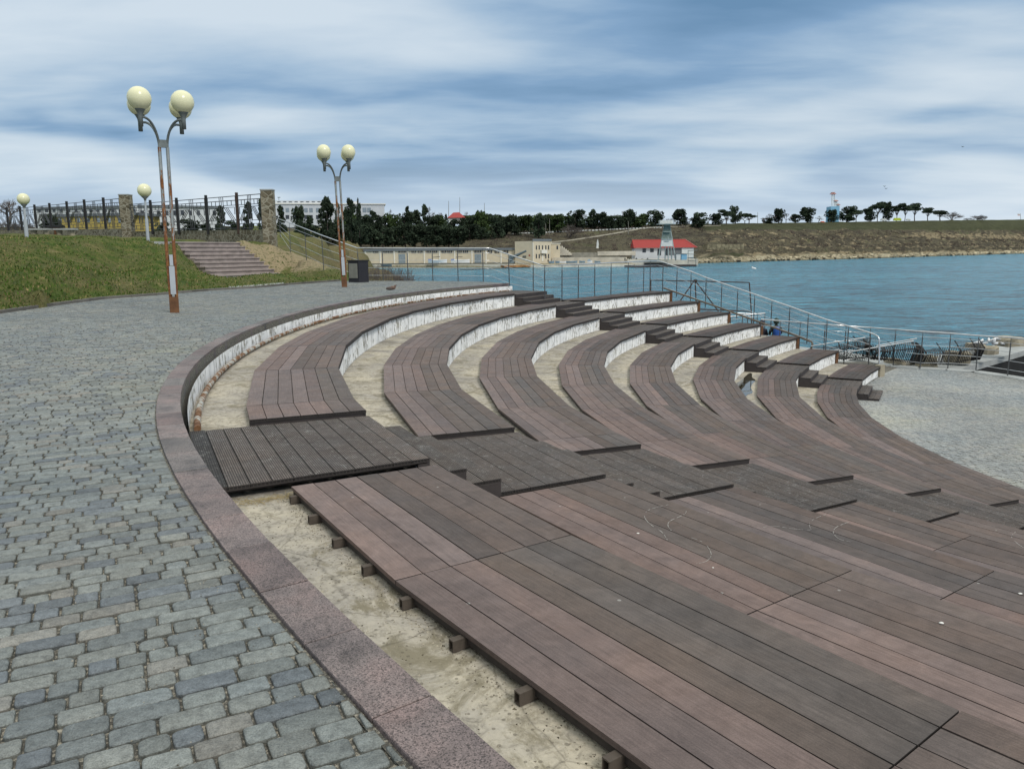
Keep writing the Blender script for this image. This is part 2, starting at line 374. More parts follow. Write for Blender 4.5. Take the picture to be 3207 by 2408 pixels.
# ------------------------------------------------------------------ the amphitheatre plan: parallel curves given by a support function
_SP = [14.996644595277232, 18.505370743345175, 28.945684867711464, -13.471804868277951, -1.7486452457999209, 5.894865769004412,
       -0.5830367088061953, -0.8066115996328238, 0.6216495083752327, 0.8806949163010719, 0.9353968779830337, -0.6750658540330406, -0.5509375835421653]
_SP = [x*.8 for x in _SP]
def S01(ph):
    q = ph - pi
    S = _SP[0]*cos(ph) + _SP[1]*sin(ph) + _SP[2]; S1 = -_SP[0]*sin(ph) + _SP[1]*cos(ph)
    for i, n in enumerate((2, 3, 4, 5, 6)):
        a, b = _SP[3 + 2*i], _SP[4 + 2*i]
        S += a*cos(n*q) + b*sin(n*q); S1 += n*(-a*sin(n*q) + b*cos(n*q))
    return S, S1
PMAX, PMIN = 222., 135.
def C(deg, off, z=0.):
    """point on the curve parallel to the kerb; off<0 is towards the stage; deg = direction of the outward normal"""
    e = 0.
    if deg > PMAX: e = (deg - PMAX)*.9; deg = PMAX
    if deg < PMIN: e = (deg - PMIN)*.7; deg = PMIN
    a = rad(deg); S, S1 = S01(a); S += off
    n = Vector((cos(a), sin(a), 0)); t = Vector((-sin(a), cos(a), 0))
    return n*S + t*(S1 + e) + Vector((0, 0, z))
_PH = np.radians(np.arange(PMIN, PMAX + .01, .5)); _SS = np.array([S01(a)[0] for a in _PH]); _NN = np.stack([np.cos(_PH), np.sin(_PH)], 1)
def sd(P): return (np.asarray(P)[..., :2] @ _NN.T - _SS).max(-1)
T, H8, ZB = 1.68479, .388219, -3.32
def zk(k): return -.23782 - (k - 1)*H8
def off_in(k): return .02545 - k*T
DW, NB = 1.0886, 7
BW = DW/NB
# the line along which the terraces end beside the sea
E0 = Vector((13.47, 27.68)); E1 = Vector((9.53, 33.43)); ED = (E1 - E0).normalized(); EN = Vector((ED.y, -ED.x))
if EN.x < 0: EN = -EN
def enddeg(off, shift=0.):
    lo, hi = PMIN - 12, 160.
    for _ in range(40):
        m = (lo + hi)/2; P = C(m, off)
        if (Vector((P.x, P.y)) - E0).dot(EN) - shift > 0: lo = m
        else: hi = m
    return (lo + hi)/2

# ---- terraced concrete
ZA = .06   # the near section sits a little lower than the rest
def dzA(a): return -ZA*max(0., min(1., (a - 203.)/4.))
terr = thing('stepped_terrace', 'curved stepped concrete terrace with whitewashed peeling risers below the bench decks', 'terrace', C(180, -6, ZB))
NEARD = 238.
def arc(a, b, step=1.): n = max(2, int(abs(a - b)/step)); return [a + (b - a)*i/n for i in range(n + 1)]
for k in range(1, 9):
    o_out = off_in(k - 1) + .052 if k > 1 else -.045
    o_in = off_in(k) + .05
    z = zk(k) - .085
    mb = MB()
    e1, e2 = (enddeg(o_out), enddeg(o_in)) if k > 1 else (148.8, 148.8)
    lst = [(NEARD - (NEARD - e1)*i/90, NEARD - (NEARD - e2)*i/90) for i in range(91)]
    if k == 1: lst[-1] = (148.8, 148.8)
    rows = 6
    g = [[C(a + (b - a)*j/rows, o_out + (o_in - o_out)*j/rows, z + dzA(a)) for j in range(rows + 1)] for a, b in lst]
    for i in range(90):
        for j in range(rows):
            mb.face([g[i][j], g[i + 1][j], g[i + 1][j + 1], g[i][j + 1]])
    # end wall under the tread, facing the sea
    a, b = g[90][0], g[90][rows]
    mb.face([a, Vector((a.x, a.y, ZB - 1.5)), Vector((b.x, b.y, ZB - 1.5)), b])
    mb.build('tread', MT['conc'], terr)
for k in range(0, 9):
    o = off_in(k) + .05 if k else -.05
    ztop = (zk(k) - .075) if k else -.1
    zbot = (zk(k + 1) - .085) if k < 8 else ZB
    e = enddeg(o) if k > 1 else 148.9
    mb = MB(); s = 0; A = arc(NEARD, e, .8)
    for i in range(len(A) - 1):
        p, q = C(A[i], o), C(A[i + 1], o); L = (q - p).length
        n = (cos(rad(A[i])), sin(rad(A[i])))
        # slightly battered face with depth behind
        mb.face([(p.x, p.y, zbot - ZA*(A[i] > 203)), (p.x, p.y, ztop + dzA(A[i])), (q.x, q.y, ztop + dzA(A[i + 1])), (q.x, q.y, zbot - ZA*(A[i] > 203))], uv=[(s, 0), (s, ztop - zbot), (s + L, ztop - zbot), (s + L, 0)])
        s += L
    if k:   # return face at the sea end
        p = C(e, o); q = Vector((p.x, p.y, 0)) + Vector((ED.x, ED.y, 0))*.5
        mb.face([(p.x, p.y, zbot), (p.x, p.y, ztop - .06), (q.x, q.y, ztop - .06), (q.x, q.y, zbot)], uv=[(0, 0), (0, .4), (.5, .4), (.5, 0)])
    mb.build('riser', MT['white'], terr)
# rusty columns closing each riser at the sea end
for k in range(2, 8):
    p = C(enddeg(off_in(k) + .05), off_in(k) + .03)
    mb = MB(); mb.box((p.x, p.y, (zk(k) + zk(k + 1))/2 - .07), (.09, .14, H8 + .02), (Vector((ED.x, ED.y, 0)), Vector((EN.x, EN.y, 0)), Vector((0, 0, 1))))
    mb.build('end_plate', MT['rust'], terr)
p = C(enddeg(off_in(8) + .05), off_in(8) + .03); mb = MB()
mb.box((p.x, p.y, ZB + .21), (.22, .3, .42), (Vector((ED.x, ED.y, 0)), Vector((EN.x, EN.y, 0)), Vector((0, 0, 1))))
mb.build('end_block', MT['rubble'], terr)

# ---- granite kerb on top
kerb = thing('granite_kerb', 'curved kerb of pink speckled granite slabs between cobbles and terrace', 'kerb', C(200, 0.1, 0))
mb = MB(); d = NEARD; 
while d > 149.3:
    p = C(d, .1); step = .5
    while (C(d - step, .1) - p).length < .46 and step < 6: step += .1
    e = max(d - step, 149.)
    g = .0035
    v = C(e, .1) - p; v.normalize(); v *= g
    q = [C(d, .19) + v, C(e, .19) - v, C(e, 0.) - v, C(d, 0.) + v]
    dz = rng.uniform(-.002, .002); r = rng.uniform(.75, 1.2); w = rng.uniform(-.02, .03)
    col = (.178*r + w*.6, .154*r, .147*r)
    if d < 176: col = (.17*r, .14*r, .14*r)
    top = [x + Vector((0, 0, .012 + dz)) for x in q]
    mid = sum(q, Vector())/4
    ins = [mid + (x - mid)*.985 + Vector((0, 0, .016 + dz)) for x in q]
    mb.face(ins[::-1], 0, col)
    for i in range(4):
        j = (i + 1) % 4
        mb.face([top[i], ins[i], ins[j], top[j]], 0, col)
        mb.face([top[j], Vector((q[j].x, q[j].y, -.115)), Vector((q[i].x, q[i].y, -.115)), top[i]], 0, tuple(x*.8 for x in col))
    d = e
mb.build('slabs', MT['granite'], kerb)
# thin shadow gap bed under kerb
mb = MB(); A = arc(NEARD, 149., 1.)
for i in range(len(A) - 1):
    mb.face([C(A[i], .215, -.004), C(A[i + 1], .215, -.004), C(A[i + 1], .002, -.004), C(A[i], .002, -.004)])
mb.build('bedding', MT['joint'], kerb)
# rusty pipe at the foot
pm = NT('rusted_pipe')
pc = pm.ramp(pm.noise(7, 6, .75), [(.38, (.10, .045, .02)), (.5, (.2, .10, .045)), (.56, (.38, .39, .36)), (.7, (.5, .5, .47))])
pm.bump(pm.noise(20, 5), .5, .01); PIPEM = pm.set(pc, .8, 0, .3)
mb = MB(); mb.tube([C(a, -.12, zk(1) - .085 + .05) for a in arc(202.6, 149.5, .8)], .032, 9)
tag(mb.build('water_pipe', PIPEM, origin=C(190, -.12, -.3)), 'long rusty pipe with flaking paint along the foot of the top white wall', 'pipe')

# ---- bench decks
LIGHT = [(.158, .117, .106), (.170, .128, .117), (.144, .108, .099), (.158, .122, .113)]
DARK = [(.122, .096, .084), (.110, .088, .080), (.130, .100, .088), (.114, .093, .083)]
def board(mb, a, b, o1, o2, z, c, th=.024, gap=.0036, ea=0., eb=0., ends=(False, False)):
    P = [C(a, o1), C(b, o1), C(b, o2), C(a, o2)]
    dirv = (P[1] - P[0]).normalized(); nv = (P[3] - P[0]).normalized()
    P = [P[0] + dirv*gap + nv*gap, P[1] - dirv*gap + nv*gap, P[2] - dirv*gap - nv*gap, P[3] + dirv*gap - nv*gap]
    dz = rng.uniform(-.0015, .0015)
    L = (P[1] - P[0]).length; u0 = rng.uniform(0, 50); W = abs(o1 - o2)
    top = [Vector((p.x, p.y, z + dz)) for p in P]; bot = [Vector((p.x, p.y, z + dz - th)) for p in P]
    v0 = rng.integers(0, 40)*1.0
    mb.face(top, 0, c, [(u0, v0), (u0 + L, v0), (u0 + L, v0 + W), (u0, v0 + W)])
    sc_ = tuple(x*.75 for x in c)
    for i in range(4):
        j = (i + 1) % 4
        isend = i in (1, 3)
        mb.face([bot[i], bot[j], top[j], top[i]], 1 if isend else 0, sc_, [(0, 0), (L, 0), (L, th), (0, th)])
def hollow_end(mb, a, o1, o2, z, th=.028, toward=1):
    """exposed hollow profile: dark slots with ribs"""
    n = max(2, int(abs(o1 - o2)/.026)); t = Vector((-sin(rad(a)), cos(rad(a)), 0))*toward
    for i in range(n + 1):
        o = o1 + (o2 - o1)*i/n; p = C(a, o, z - th/2 - .001)
        mb.box(p + t*.0015, (.0045, .004, th), (Vector((cos(rad(a)), sin(rad(a)), 0)), t, Vector((0, 0, 1))), 2)
    for dz in (0., -th + .003):
        mb.bar(C(a, o1, z + dz - .003) + t*.0015, C(a, o2, z + dz - .003) + t*.0015, .004, .005, 2)
ENDM = plain('hollow_board_rib', (.05, .042, .038), .7)
def deck(k, joints, label, lightn, group, ends=(0, 0), joists=0, dark=0., dz0=0.):
    z = zk(k) + dz0; root = thing('bench_deck', label, 'bench deck', C(joints[0], off_in(k) + DW/2, z), group)
    for i in range(len(joints) - 1):
        a, b = joints[i], joints[i + 1]
        mb = MB(); nl = lightn[i % len(lightn)]
        base_l = LIGHT[rng.integers(4)]; base_d = DARK[rng.integers(4)]
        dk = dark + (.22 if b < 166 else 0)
        for j in range(NB):
            c = base_l if j < nl else base_d
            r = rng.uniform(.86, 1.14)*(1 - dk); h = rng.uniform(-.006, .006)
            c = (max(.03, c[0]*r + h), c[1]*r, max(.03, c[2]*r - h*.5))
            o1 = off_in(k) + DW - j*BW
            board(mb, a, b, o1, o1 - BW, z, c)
        if i == 0 and ends[0]: hollow_end(mb, a, off_in(k) + DW, off_in(k), z, .024, 1)
        mb.build('deck_panel', [MT['board'], MT['darkwood'], ENDM], root)
    # dark fascia edge board under front lip, and joists
    mb = MB(); A = joints
    for i in range(len(A) - 1):
        p = [C(A[i], off_in(k) + .012), C(A[i + 1], off_in(k) + .012)]
        mb.bar(p[0] + Vector((0, 0, z - .037)), p[1] + Vector((0, 0, z - .052)), .02, .054)
        q = [C(A[i], off_in(k) + DW - .03), C(A[i + 1], off_in(k) + DW - .03)]
        mb.bar(q[0] + Vector((0, 0, z - .045)), q[1] + Vector((0, 0, z - .045)), .03, .036)
    mb.build('edge_batten', MT['darkwood'], root)
    if ends[0]:
        for zz in (.036,):
            mb = MB(); mb.bar(C(joints[0] - .12, off_in(k) + DW, z - .05), C(joints[0] - .12, off_in(k), z - .05), .05, .045); mb.build('joist', MT['sidewood'], root)
    if joists:
        for d in joists:
            mb = MB()
            a, b = C(d, off_in(k) + DW + .038), C(d, off_in(k) + .1); zc = z - .053
            dv = (b - a).normalized()
            # open U profile joist end sticking out past the boards
            sd_ = dv.cross(Vector((0, 0, 1)))
            mb.bar(a + Vector((0, 0, zc + .021)), b + Vector((0, 0, zc + .018)), .036, .006)
            mb.bar(a + Vector((0, 0, zc - .024)), b + Vector((0, 0, zc - .024)), .036, .006)
            for s in (-1, 1): mb.bar(a + sd_*s*.015 + Vector((0, 0, zc - .003)), b + sd_*s*.015 + Vector((0, 0, zc - .003)), .005, .040)
            mb.build('joist', JOI, root)
    return root
JOI = plain('wpc_joist', (.085, .068, .055), .8, 0, .3, 25)
JB = {1: [202.5, 200.2, 193, 186.7, 181.8, 175.5, 171, 164, 157.5, 153.2], 2: [201.5, 192.8, 186.2, 181, 175.5, 170, 164.5, 158.5, 153.2],
      3: [201, 198.5, 191.8, 184.2, 178.2, 171.2, 165, 159.3, 153.4], 4: [200.5, 195, 187.5, 181.2, 174.5, 167.8, 161, 153.4],
      5: [201, 195, 189, 182, 175, 167.5, 160, 153.3], 6: [201, 195, 188, 181.5, 174.5, 166.5, 159, 153.0],
      7: [201, 193, 184, 175.5, 166.5, 157.5, 152.8], 8: [201, 196, 190.5, 184, 176, 168.5, 161.5, 156.5, 152.5]}
LB = {1: [5, 5, 3, 3, 3, 4, 2], 2: [3, 4, 3, 4, 3, 2], 3: [4, 4, 3, 3, 2, 4], 4: [4, 4, 3, 3, 3, 3], 5: [3, 4, 2, 3, 3], 6: [3, 2, 3, 3, 4], 7: [3, 3, 4, 3, 3], 8: [2, 3, 2, 3, 3]}
for k in range(1, 9):
    deck(k, JB[k], 'plank bench deck bending between the two stairways, %s row from the top' % ORD[k - 1],
         LB[k], 'plank bench decks between the stairways', ends=(1, 0))
LE = {1: 208.6, 2: 208.5, 3: 208., 4: 208.7, 5: 209.4, 6: 210., 7: 211., 8: 212.}
JA = {1: [209.05, 213.5, 217.5, 221.5, 226, 231, 236], 2: [208.7, 215, 219.4, 224, 229, 234], 3: [208.2, 215.3, 220.5, 226, 231, 236],
      4: [208.85, 213, 219, 225, 231, 236], 5: [209.55, 216, 222, 228, 234], 6: [210.15, 216, 222, 228, 234], 7: [211.15, 217, 223, 229, 235], 8: [212.15, 218, 224, 230, 236]}
for k in range(1, 9):
    js = []
    if k == 1:
        d = 209.4
        while d < 226:
            js.append(d); p = C(d, .0); e = d
            while (C(e, 0.) - p).length < .46: e += .05
            d = e
    deck(k, JA[k], 'long plank deck right of the closer stairway, %s row from the kerb' % ORD[k - 1],
         [3, 3, 4] if k != 2 else [3, 3, 3], 'plank bench decks in the near section', joists=js, dz0=-ZA)
for k in range(2, 9):
    e = enddeg(off_in(k) + .5); e2 = 148.8
    n = 3 if k < 6 else 2
    JJ = [e2 + (e - e2)*i/n for i in range(n + 1)]
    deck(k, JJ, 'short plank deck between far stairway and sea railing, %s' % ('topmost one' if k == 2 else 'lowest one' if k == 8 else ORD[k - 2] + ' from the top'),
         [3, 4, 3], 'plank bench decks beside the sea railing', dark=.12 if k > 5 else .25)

# ---- two stairways of ribbed boards
def ribboard(mb, a, b, o1, o2, z, c, th=.028):
    board(mb, a, b, o1, o2, z, c, th, .003)
def stairway(label, a0, a1, ribmat, kmin, kmax, lam, near):
    root = thing('wooden_stairway', label, 'stairway', C(a0[4], -7, zk(4)))
    for k in range(kmin, kmax + 1):
        zl = zk(k) - .045; hi = a0[k]; lo = a1[k]   # hi: near-side angle, lo: far-side angle
        o_in_ = off_in(k) - .01
        o_out_ = off_in(k - 1) - .62 if k > 1 else -.035
        mb = MB(); n = max(1, round((o_out_ - o_in_)/BW)); w = (o_out_ - o_in_)/n
        for j in range(n):
            r = rng.uniform(.8, 1.15); c = (.125*r*lam, .103*r*lam, .092*r*lam)
            if k == 1 and near and j == 0: c = (.05, .045, .043)
            ribboard(mb, hi, lo, o_out_ - j*w, o_out_ - (j + 1)*w, zl, c)
        if near: hollow_end(mb, hi, o_out_, o_in_, zl, .028, 1)
        mb.build('landing', [ribmat, MT['darkwood'], ENDM], root)
        # supports below landing
        mb = MB()
        for f_ in (.03, .5, .97):
            a = hi + (lo - hi)*f_
            mb.bar(C(a, o_out_ - .02, zl - .042), C(a, o_in_ + .02, zl - .042), .04, .026)
        mb.build('bearer', MT['sidewood'], root)
        # two steps under this landing
        for s_i in (1, 2):
            zs = zl - s_i*H8/3; oo = off_in(k) - .01 - (s_i - 1)*.31; oi = oo - .31
            mb = MB()
            for j in range(2):
                r = rng.uniform(.8, 1.15); c = (.125*r*lam, .104*r*lam, .092*r*lam)
                ribboard(mb, hi, lo, oo - j*.155, oo - (j + 1)*.155, zs, c)
            if near: hollow_end(mb, hi, oo, oi, zs, .028, 1)
            # front riser board and side panels
            zb = (zk(k + 1) - .085) if k < 8 else ZB
            for a, sg in ((hi, 1), (lo, -1)):
                p, q = C(a, oo + .01), C(a, oi + .012)
                mb.prism([p + Vector((0, 0, 0)), q, q + (p - q).cross(Vector((0, 0, 1))).normalized()*(-.02*sg), p + (p - q).cross(Vector((0, 0, 1))).normalized()*(-.02*sg)], zb, zs - .03, 3)
            p, q = C(hi, oi + .012), C(lo, oi + .012)
            mb.bar(Vector((p.x, p.y, (zs + zb)/2 - .015)), Vector((q.x, q.y, (zs + zb)/2 - .015)), .02, zs - zb - .03, 3)
            mb.build('step', [ribmat, MT['darkwood'], ENDM, MT['sidewood']], root)
        # face under the landing nosing
        mb = MB(); p, q = C(hi, o_in_ + .012), C(lo, o_in_ + .012); zb = (zk(k + 1) - .085) if k < 8 else ZB
        mb.bar(Vector((p.x, p.y, (zl + zb)/2 - .015)), Vector((q.x, q.y, (zl + zb)/2 - .015)), .02, zl - zb - .03)
        for a, sg in ((hi, 1), (lo, -1)):
            p = C(a, o_in_ + .01); q = C(a, o_in_ + .1)
            mb.bar(Vector((p.x, p.y, (zl + zb)/2 - .02)), Vector((q.x, q.y, (zl + zb)/2 - .02)), .02, zl - zb - .04)
        mb.build('fascia', MT['sidewood'], root)
    return root
a0 = dict(LE); a1 = {1: 202.72, 2: 201.7, 3: 201.2, 4: 200.8, 5: 201.2, 6: 201.2, 7: 201.2, 8: 201.2}
stairway('near wooden stairway of dark ribbed boards crossing the bench rows from the granite kerb', a0, a1, MT['rib'], 1, 8, 1., True)
b0 = {k: 153.1 for k in range(1, 9)}; b1 = {k: 148.9 for k in range(1, 9)}
stairway('far wooden stairway of smooth grey boards descending beside the sea end of the rows', b0, b1, MT['rib'], 1, 8, .95, False)
# ------------------------------------------------------------------ paving stones
def clip(poly, n, d):
    """keep the side n.P >= d"""
    out = []
    for i in range(len(poly)):
        a, b = poly[i], poly[(i + 1) % len(poly)]
        da, db = a[0]*n[0] + a[1]*n[1] - d, b[0]*n[0] + b[1]*n[1] - d
        if da >= 0: out.append(a)
        if (da >= 0) != (db >= 0):
            t = da/(da - db); out.append((a[0] + (b[0] - a[0])*t, a[1] + (b[1] - a[1])*t))
    return out
def inpoly(x, y, poly):
    c = False; n = len(poly)
    for i in range(n):
        x1, y1 = poly[i]; x2, y2 = poly[(i + 1) % n]
        if (y1 > y) != (y2 > y) and x < (x2 - x1)*(y - y1)/(y2 - y1) + x1: c = not c
    return c
def inview(x, y, z, m=1.4):
    D = y + .01
    if D < .3: return abs(x) < 2.5 and y > -1.0
    return -D*.74 - 2.2 < x < D*.78 + m and (EYE - z) < D*.75 + 1.1
KERB = [onz(px, py, 0) for px, py in ((0, 982), (163, 958), (325, 937), (488, 925), (651, 911), (800, 902), (900, 893), (1064, 880.5))]
kpts = [(-13.5, -8), (-13.3, 4), (-12.9, 11)] + [(p.x, p.y) for p in KERB]
RAILP = [onz(1125, 880, 0), onz(1278, 880, 0), onz(1434, 881, 0), onz(1514, 882.5, 0)]
PLAZA = kpts + [(p.x, p.y) for p in RAILP] + [(-.38, 32.3), (C(150, .19).x, C(150, .19).y)] + \
        [(C(a, .0).x, C(a, .0).y) for a in arc(151, NEARD, 2)] + [(9, -8)]
def stones(name, label_, poly, theta, z, curve_off, keep_outside, colf, row=.085, lens=(.081, .12, .175), dlod=(7.5, 17), seed=3, gap=.0052, prob=(.33, .4, .27), thick=.03, curve=True):
    rg = np.random.default_rng(seed); mb = MB()
    t = (cos(theta), sin(theta)); n = (-sin(theta), cos(theta))
    xs = [p[0] for p in poly]; ys = [p[1] for p in poly]
    cs = [(x*t[0] + y*t[1], x*n[0] + y*n[1]) for x in (min(xs), max(xs)) for y in (min(ys), max(ys))]
    s0, s1 = min(c[0] for c in cs), max(c[0] for c in cs); r0, r1 = min(c[1] for c in cs), max(c[1] for c in cs)
    g = gap
    for j in range(int(r0/row), int(r1/row) + 1):
        s = s0 + rg.uniform(0, .3)
        rr = j*row
        while s < s1:
            L = lens[rg.choice(3, p=prob)] + g; cx_, cy_ = (s + L/2), rr + row/2
            X, Y = cx_*t[0] + cy_*n[0], cx_*t[1] + cy_*n[1]
            if not inview(X, Y, z): s += L; continue
            if not inpoly(X, Y, poly): s += L; continue
            dist = math.hypot(X, Y)
            lod = 0 if dist < dlod[0] else 1 if dist < dlod[1] else 2
            hx, hy = L/2 - g/2, row/2 - g/2
            jx, jy, an = rg.normal(0, .0008), rg.normal(0, .0008), rg.normal(0, .005)
            if lod == 0:
                q = .0105*rg.uniform(.6, 1.5)
                pts = []
                for sx, sy in ((1, 1), (-1, 1), (-1, -1), (1, -1)):
                    qa = q*rg.uniform(.6, 1.5); kx, ky = hx*sx, hy*sy
                    arc_ = [(kx - sx*qa*(1 - cos(b)), ky - sy*qa*(1 - sin(b))) for b in (0, pi/4, pi/2)]
                    if sx*sy < 0: arc_ = arc_[::-1]
                    pts += arc_
                    # slight bulge wobble on the following side
                w = len(pts)
                pts = [(px_ + rg.normal(0, .0009), py_ + rg.normal(0, .0009)) for px_, py_ in pts]
            elif lod == 1:
                q = .014; pts = [(hx, hy - q), (hx - q, hy), (-hx + q, hy), (-hx, hy - q), (-hx, -hy + q), (-hx + q, -hy), (hx - q, -hy), (hx, -hy + q)]
            else: pts = [(hx, hy), (-hx, hy), (-hx, -hy), (hx, -hy)]
            ca, sa = cos(an), sin(an)
            W_ = []
            for a, b in pts:
                a, b = a*ca - b*sa + cx_ + jx, a*sa + b*ca + cy_ + jy
                W_.append((a*t[0] + b*n[0], a*t[1] + b*n[1]))
            if curve:
                A_ = np.array([[X, Y]]); v = (A_ @ _NN.T - _SS)[0]; i = int(v.argmax()); dd = v[i]
                if keep_outside and dd < curve_off + .2:
                    nn = _NN[i]; W_ = clip(W_, (nn[0], nn[1]), _SS[i] + curve_off)
                elif not keep_outside and dd > curve_off - .2:
                    nn = _NN[i]; W_ = clip(W_, (-nn[0], -nn[1]), -(_SS[i] + curve_off))
            if len(W_) < 3: s += L; continue
            mx, my = sum(p[0] for p in W_)/len(W_), sum(p[1] for p in W_)/len(W_)
            c = colf(X, Y, rg)
            dz = rg.normal(0, .0018); tx, ty = rg.normal(0, .012), rg.normal(0, .012)
            def ring(inset, zz):
                o = []
                for p in W_:
                    dx, dy = mx - p[0], my - p[1]; l = math.hypot(dx, dy) or 1
                    o.append((p[0] + dx/l*inset, p[1] + dy/l*inset, z + dz + zz + (p[0] - mx)*tx + (p[1] - my)*ty))
                return o
            if lod == 0: R = [ring(0, -thick), ring(.0005, -.010), ring(.0025, -.0042), ring(.0065, -.0012), ring(.013, .0004)]
            elif lod == 1: R = [ring(0, -.016), ring(.002, -.006), ring(.011, 0)]
            else: R = [ring(0, -.012), ring(.006, 0)]
            m = len(W_); vs = [p for r_ in R for p in r_]
            fs = [[i*m + k2, i*m + (k2 + 1) % m, (i + 1)*m + (k2 + 1) % m, (i + 1)*m + k2] for i in range(len(R) - 1) for k2 in range(m)] + [list(range((len(R) - 1)*m, len(R)*m))]
            nr = len(R) - 1
            mb.raw(vs, fs, 0, c, lod == 0)
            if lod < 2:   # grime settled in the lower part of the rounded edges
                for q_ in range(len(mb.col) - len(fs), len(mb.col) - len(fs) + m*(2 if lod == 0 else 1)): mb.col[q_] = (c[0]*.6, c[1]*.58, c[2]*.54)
            s += L
    o = mb.build(name, MT['stone']); tag(o, kind='structure'); return o
def cobcol(X, Y, rg):
    b = rg.choice(5, p=[.36, .24, .2, .13, .07])
    c = [(.195, .205, .192), (.174, .187, .183), (.208, .213, .195), (.142, .155, .164), (.218, .208, .185)][b]
    r = rg.uniform(.8, 1.22); return (c[0]*r, c[1]*r, c[2]*r)
def lowcol(X, Y, rg):
    b = rg.choice(4, p=[.35, .3, .2, .15])
    c = [(.31, .315, .30), (.285, .29, .28), (.325, .32, .30), (.265, .27, .265)][b]
    f = .5 + .5*sin(X*.9 + 1.3*sin(Y*.5)); r = rg.uniform(.92, 1.1)*(.88 + .2*f)
    return (c[0]*r, c[1]*r, c[2]*r)
stones('plaza_paving', None, PLAZA, rad(28), 0., .195, True, cobcol)
mb = MB(); mb.prism([(p[0], p[1]) for p in PLAZA[:-2]] + [(C(NEARD, .1).x, C(NEARD, .1).y), (9, -8)], -.4, -.013)
tag(mb.build('plaza_ground', MT['joint']), kind='structure')
# lower plaza in front of the stage side
low_in = [(C(a, off_in(8) + .04).x, C(a, off_in(8) + .04).y) for a in arc(enddeg(off_in(8)) , 226, 2)]
LOWR = [onz(px, py, ZB) for px, py in ((2642, 1110), (2795, 1146), (2877, 1153), (2964, 1157), (3054, 1164), (3151, 1178), (3207, 1187))]
lr = [(p.x, p.y) for p in LOWR]; dx = (lr[-1][0] - lr[-2][0], lr[-1][1] - lr[-2][1])
lr.append((lr[-1][0] + dx[0]*12, lr[-1][1] + dx[1]*12))
LOW = low_in[::-1] + lr[0:] + [(34, 6)]
LOW = [(p[0], p[1]) for p in LOW]
stones('lower_paving', None, LOW, rad(18), ZB, off_in(8) + .05, False, lowcol, dlod=(0, 21), seed=9, gap=.014, row=.125, lens=(.125, .19, .25))
mb = MB(); mb.prism([(5, 8), (9, 31.5), (16.9, 31.5)] + [(p[0], p[1] - .05) for p in lr[1:]] + [(40, 4)], ZB - 3.5, ZB - .012)
tag(mb.build('lower_ground', MT['joint']), kind='structure')
# concrete strip along the edge of the lower promenade
mb = MB()
for i in range(len(lr) - 1):
    a, b = Vector((*lr[i], 0)), Vector((*lr[i + 1], 0)); d = (b - a).normalized(); nn = Vector((d.y, -d.x, 0))
    if nn.y > 0: nn = -nn
    a2, b2 = a + nn*.28, b + nn*.28; a1, b1 = a - nn*.3, b - nn*.3
    mb.prism([(q.x, q.y) for q in (a1, b1, b2, a2)], ZB - .9, ZB + .02)
tag(mb.build('promenade_edge', MT['promen']), kind='structure')

mb = MB(); mb.prism([(-13.4, -25), (-13.2, 4), (-12.4, 14), (-16, 20), (-40, 60), (-200, 120), (-200, -25)], -6.5, -.02)
tag(mb.build('lawn', MT['grass']), kind='structure')
# ------------------------------------------------------------------ sea
mb = MB(); WZ = -5.3
ys_ = [20, 24, 30, 40, 60, 90, 140, 220, 350, 600, 1200, 4000]
mb.face([(-2500, 5, WZ), (4500, 5, WZ), (4500, 6000, WZ), (-2500, 6000, WZ)])
tag(mb.build('sea', MT['water']), kind='structure')

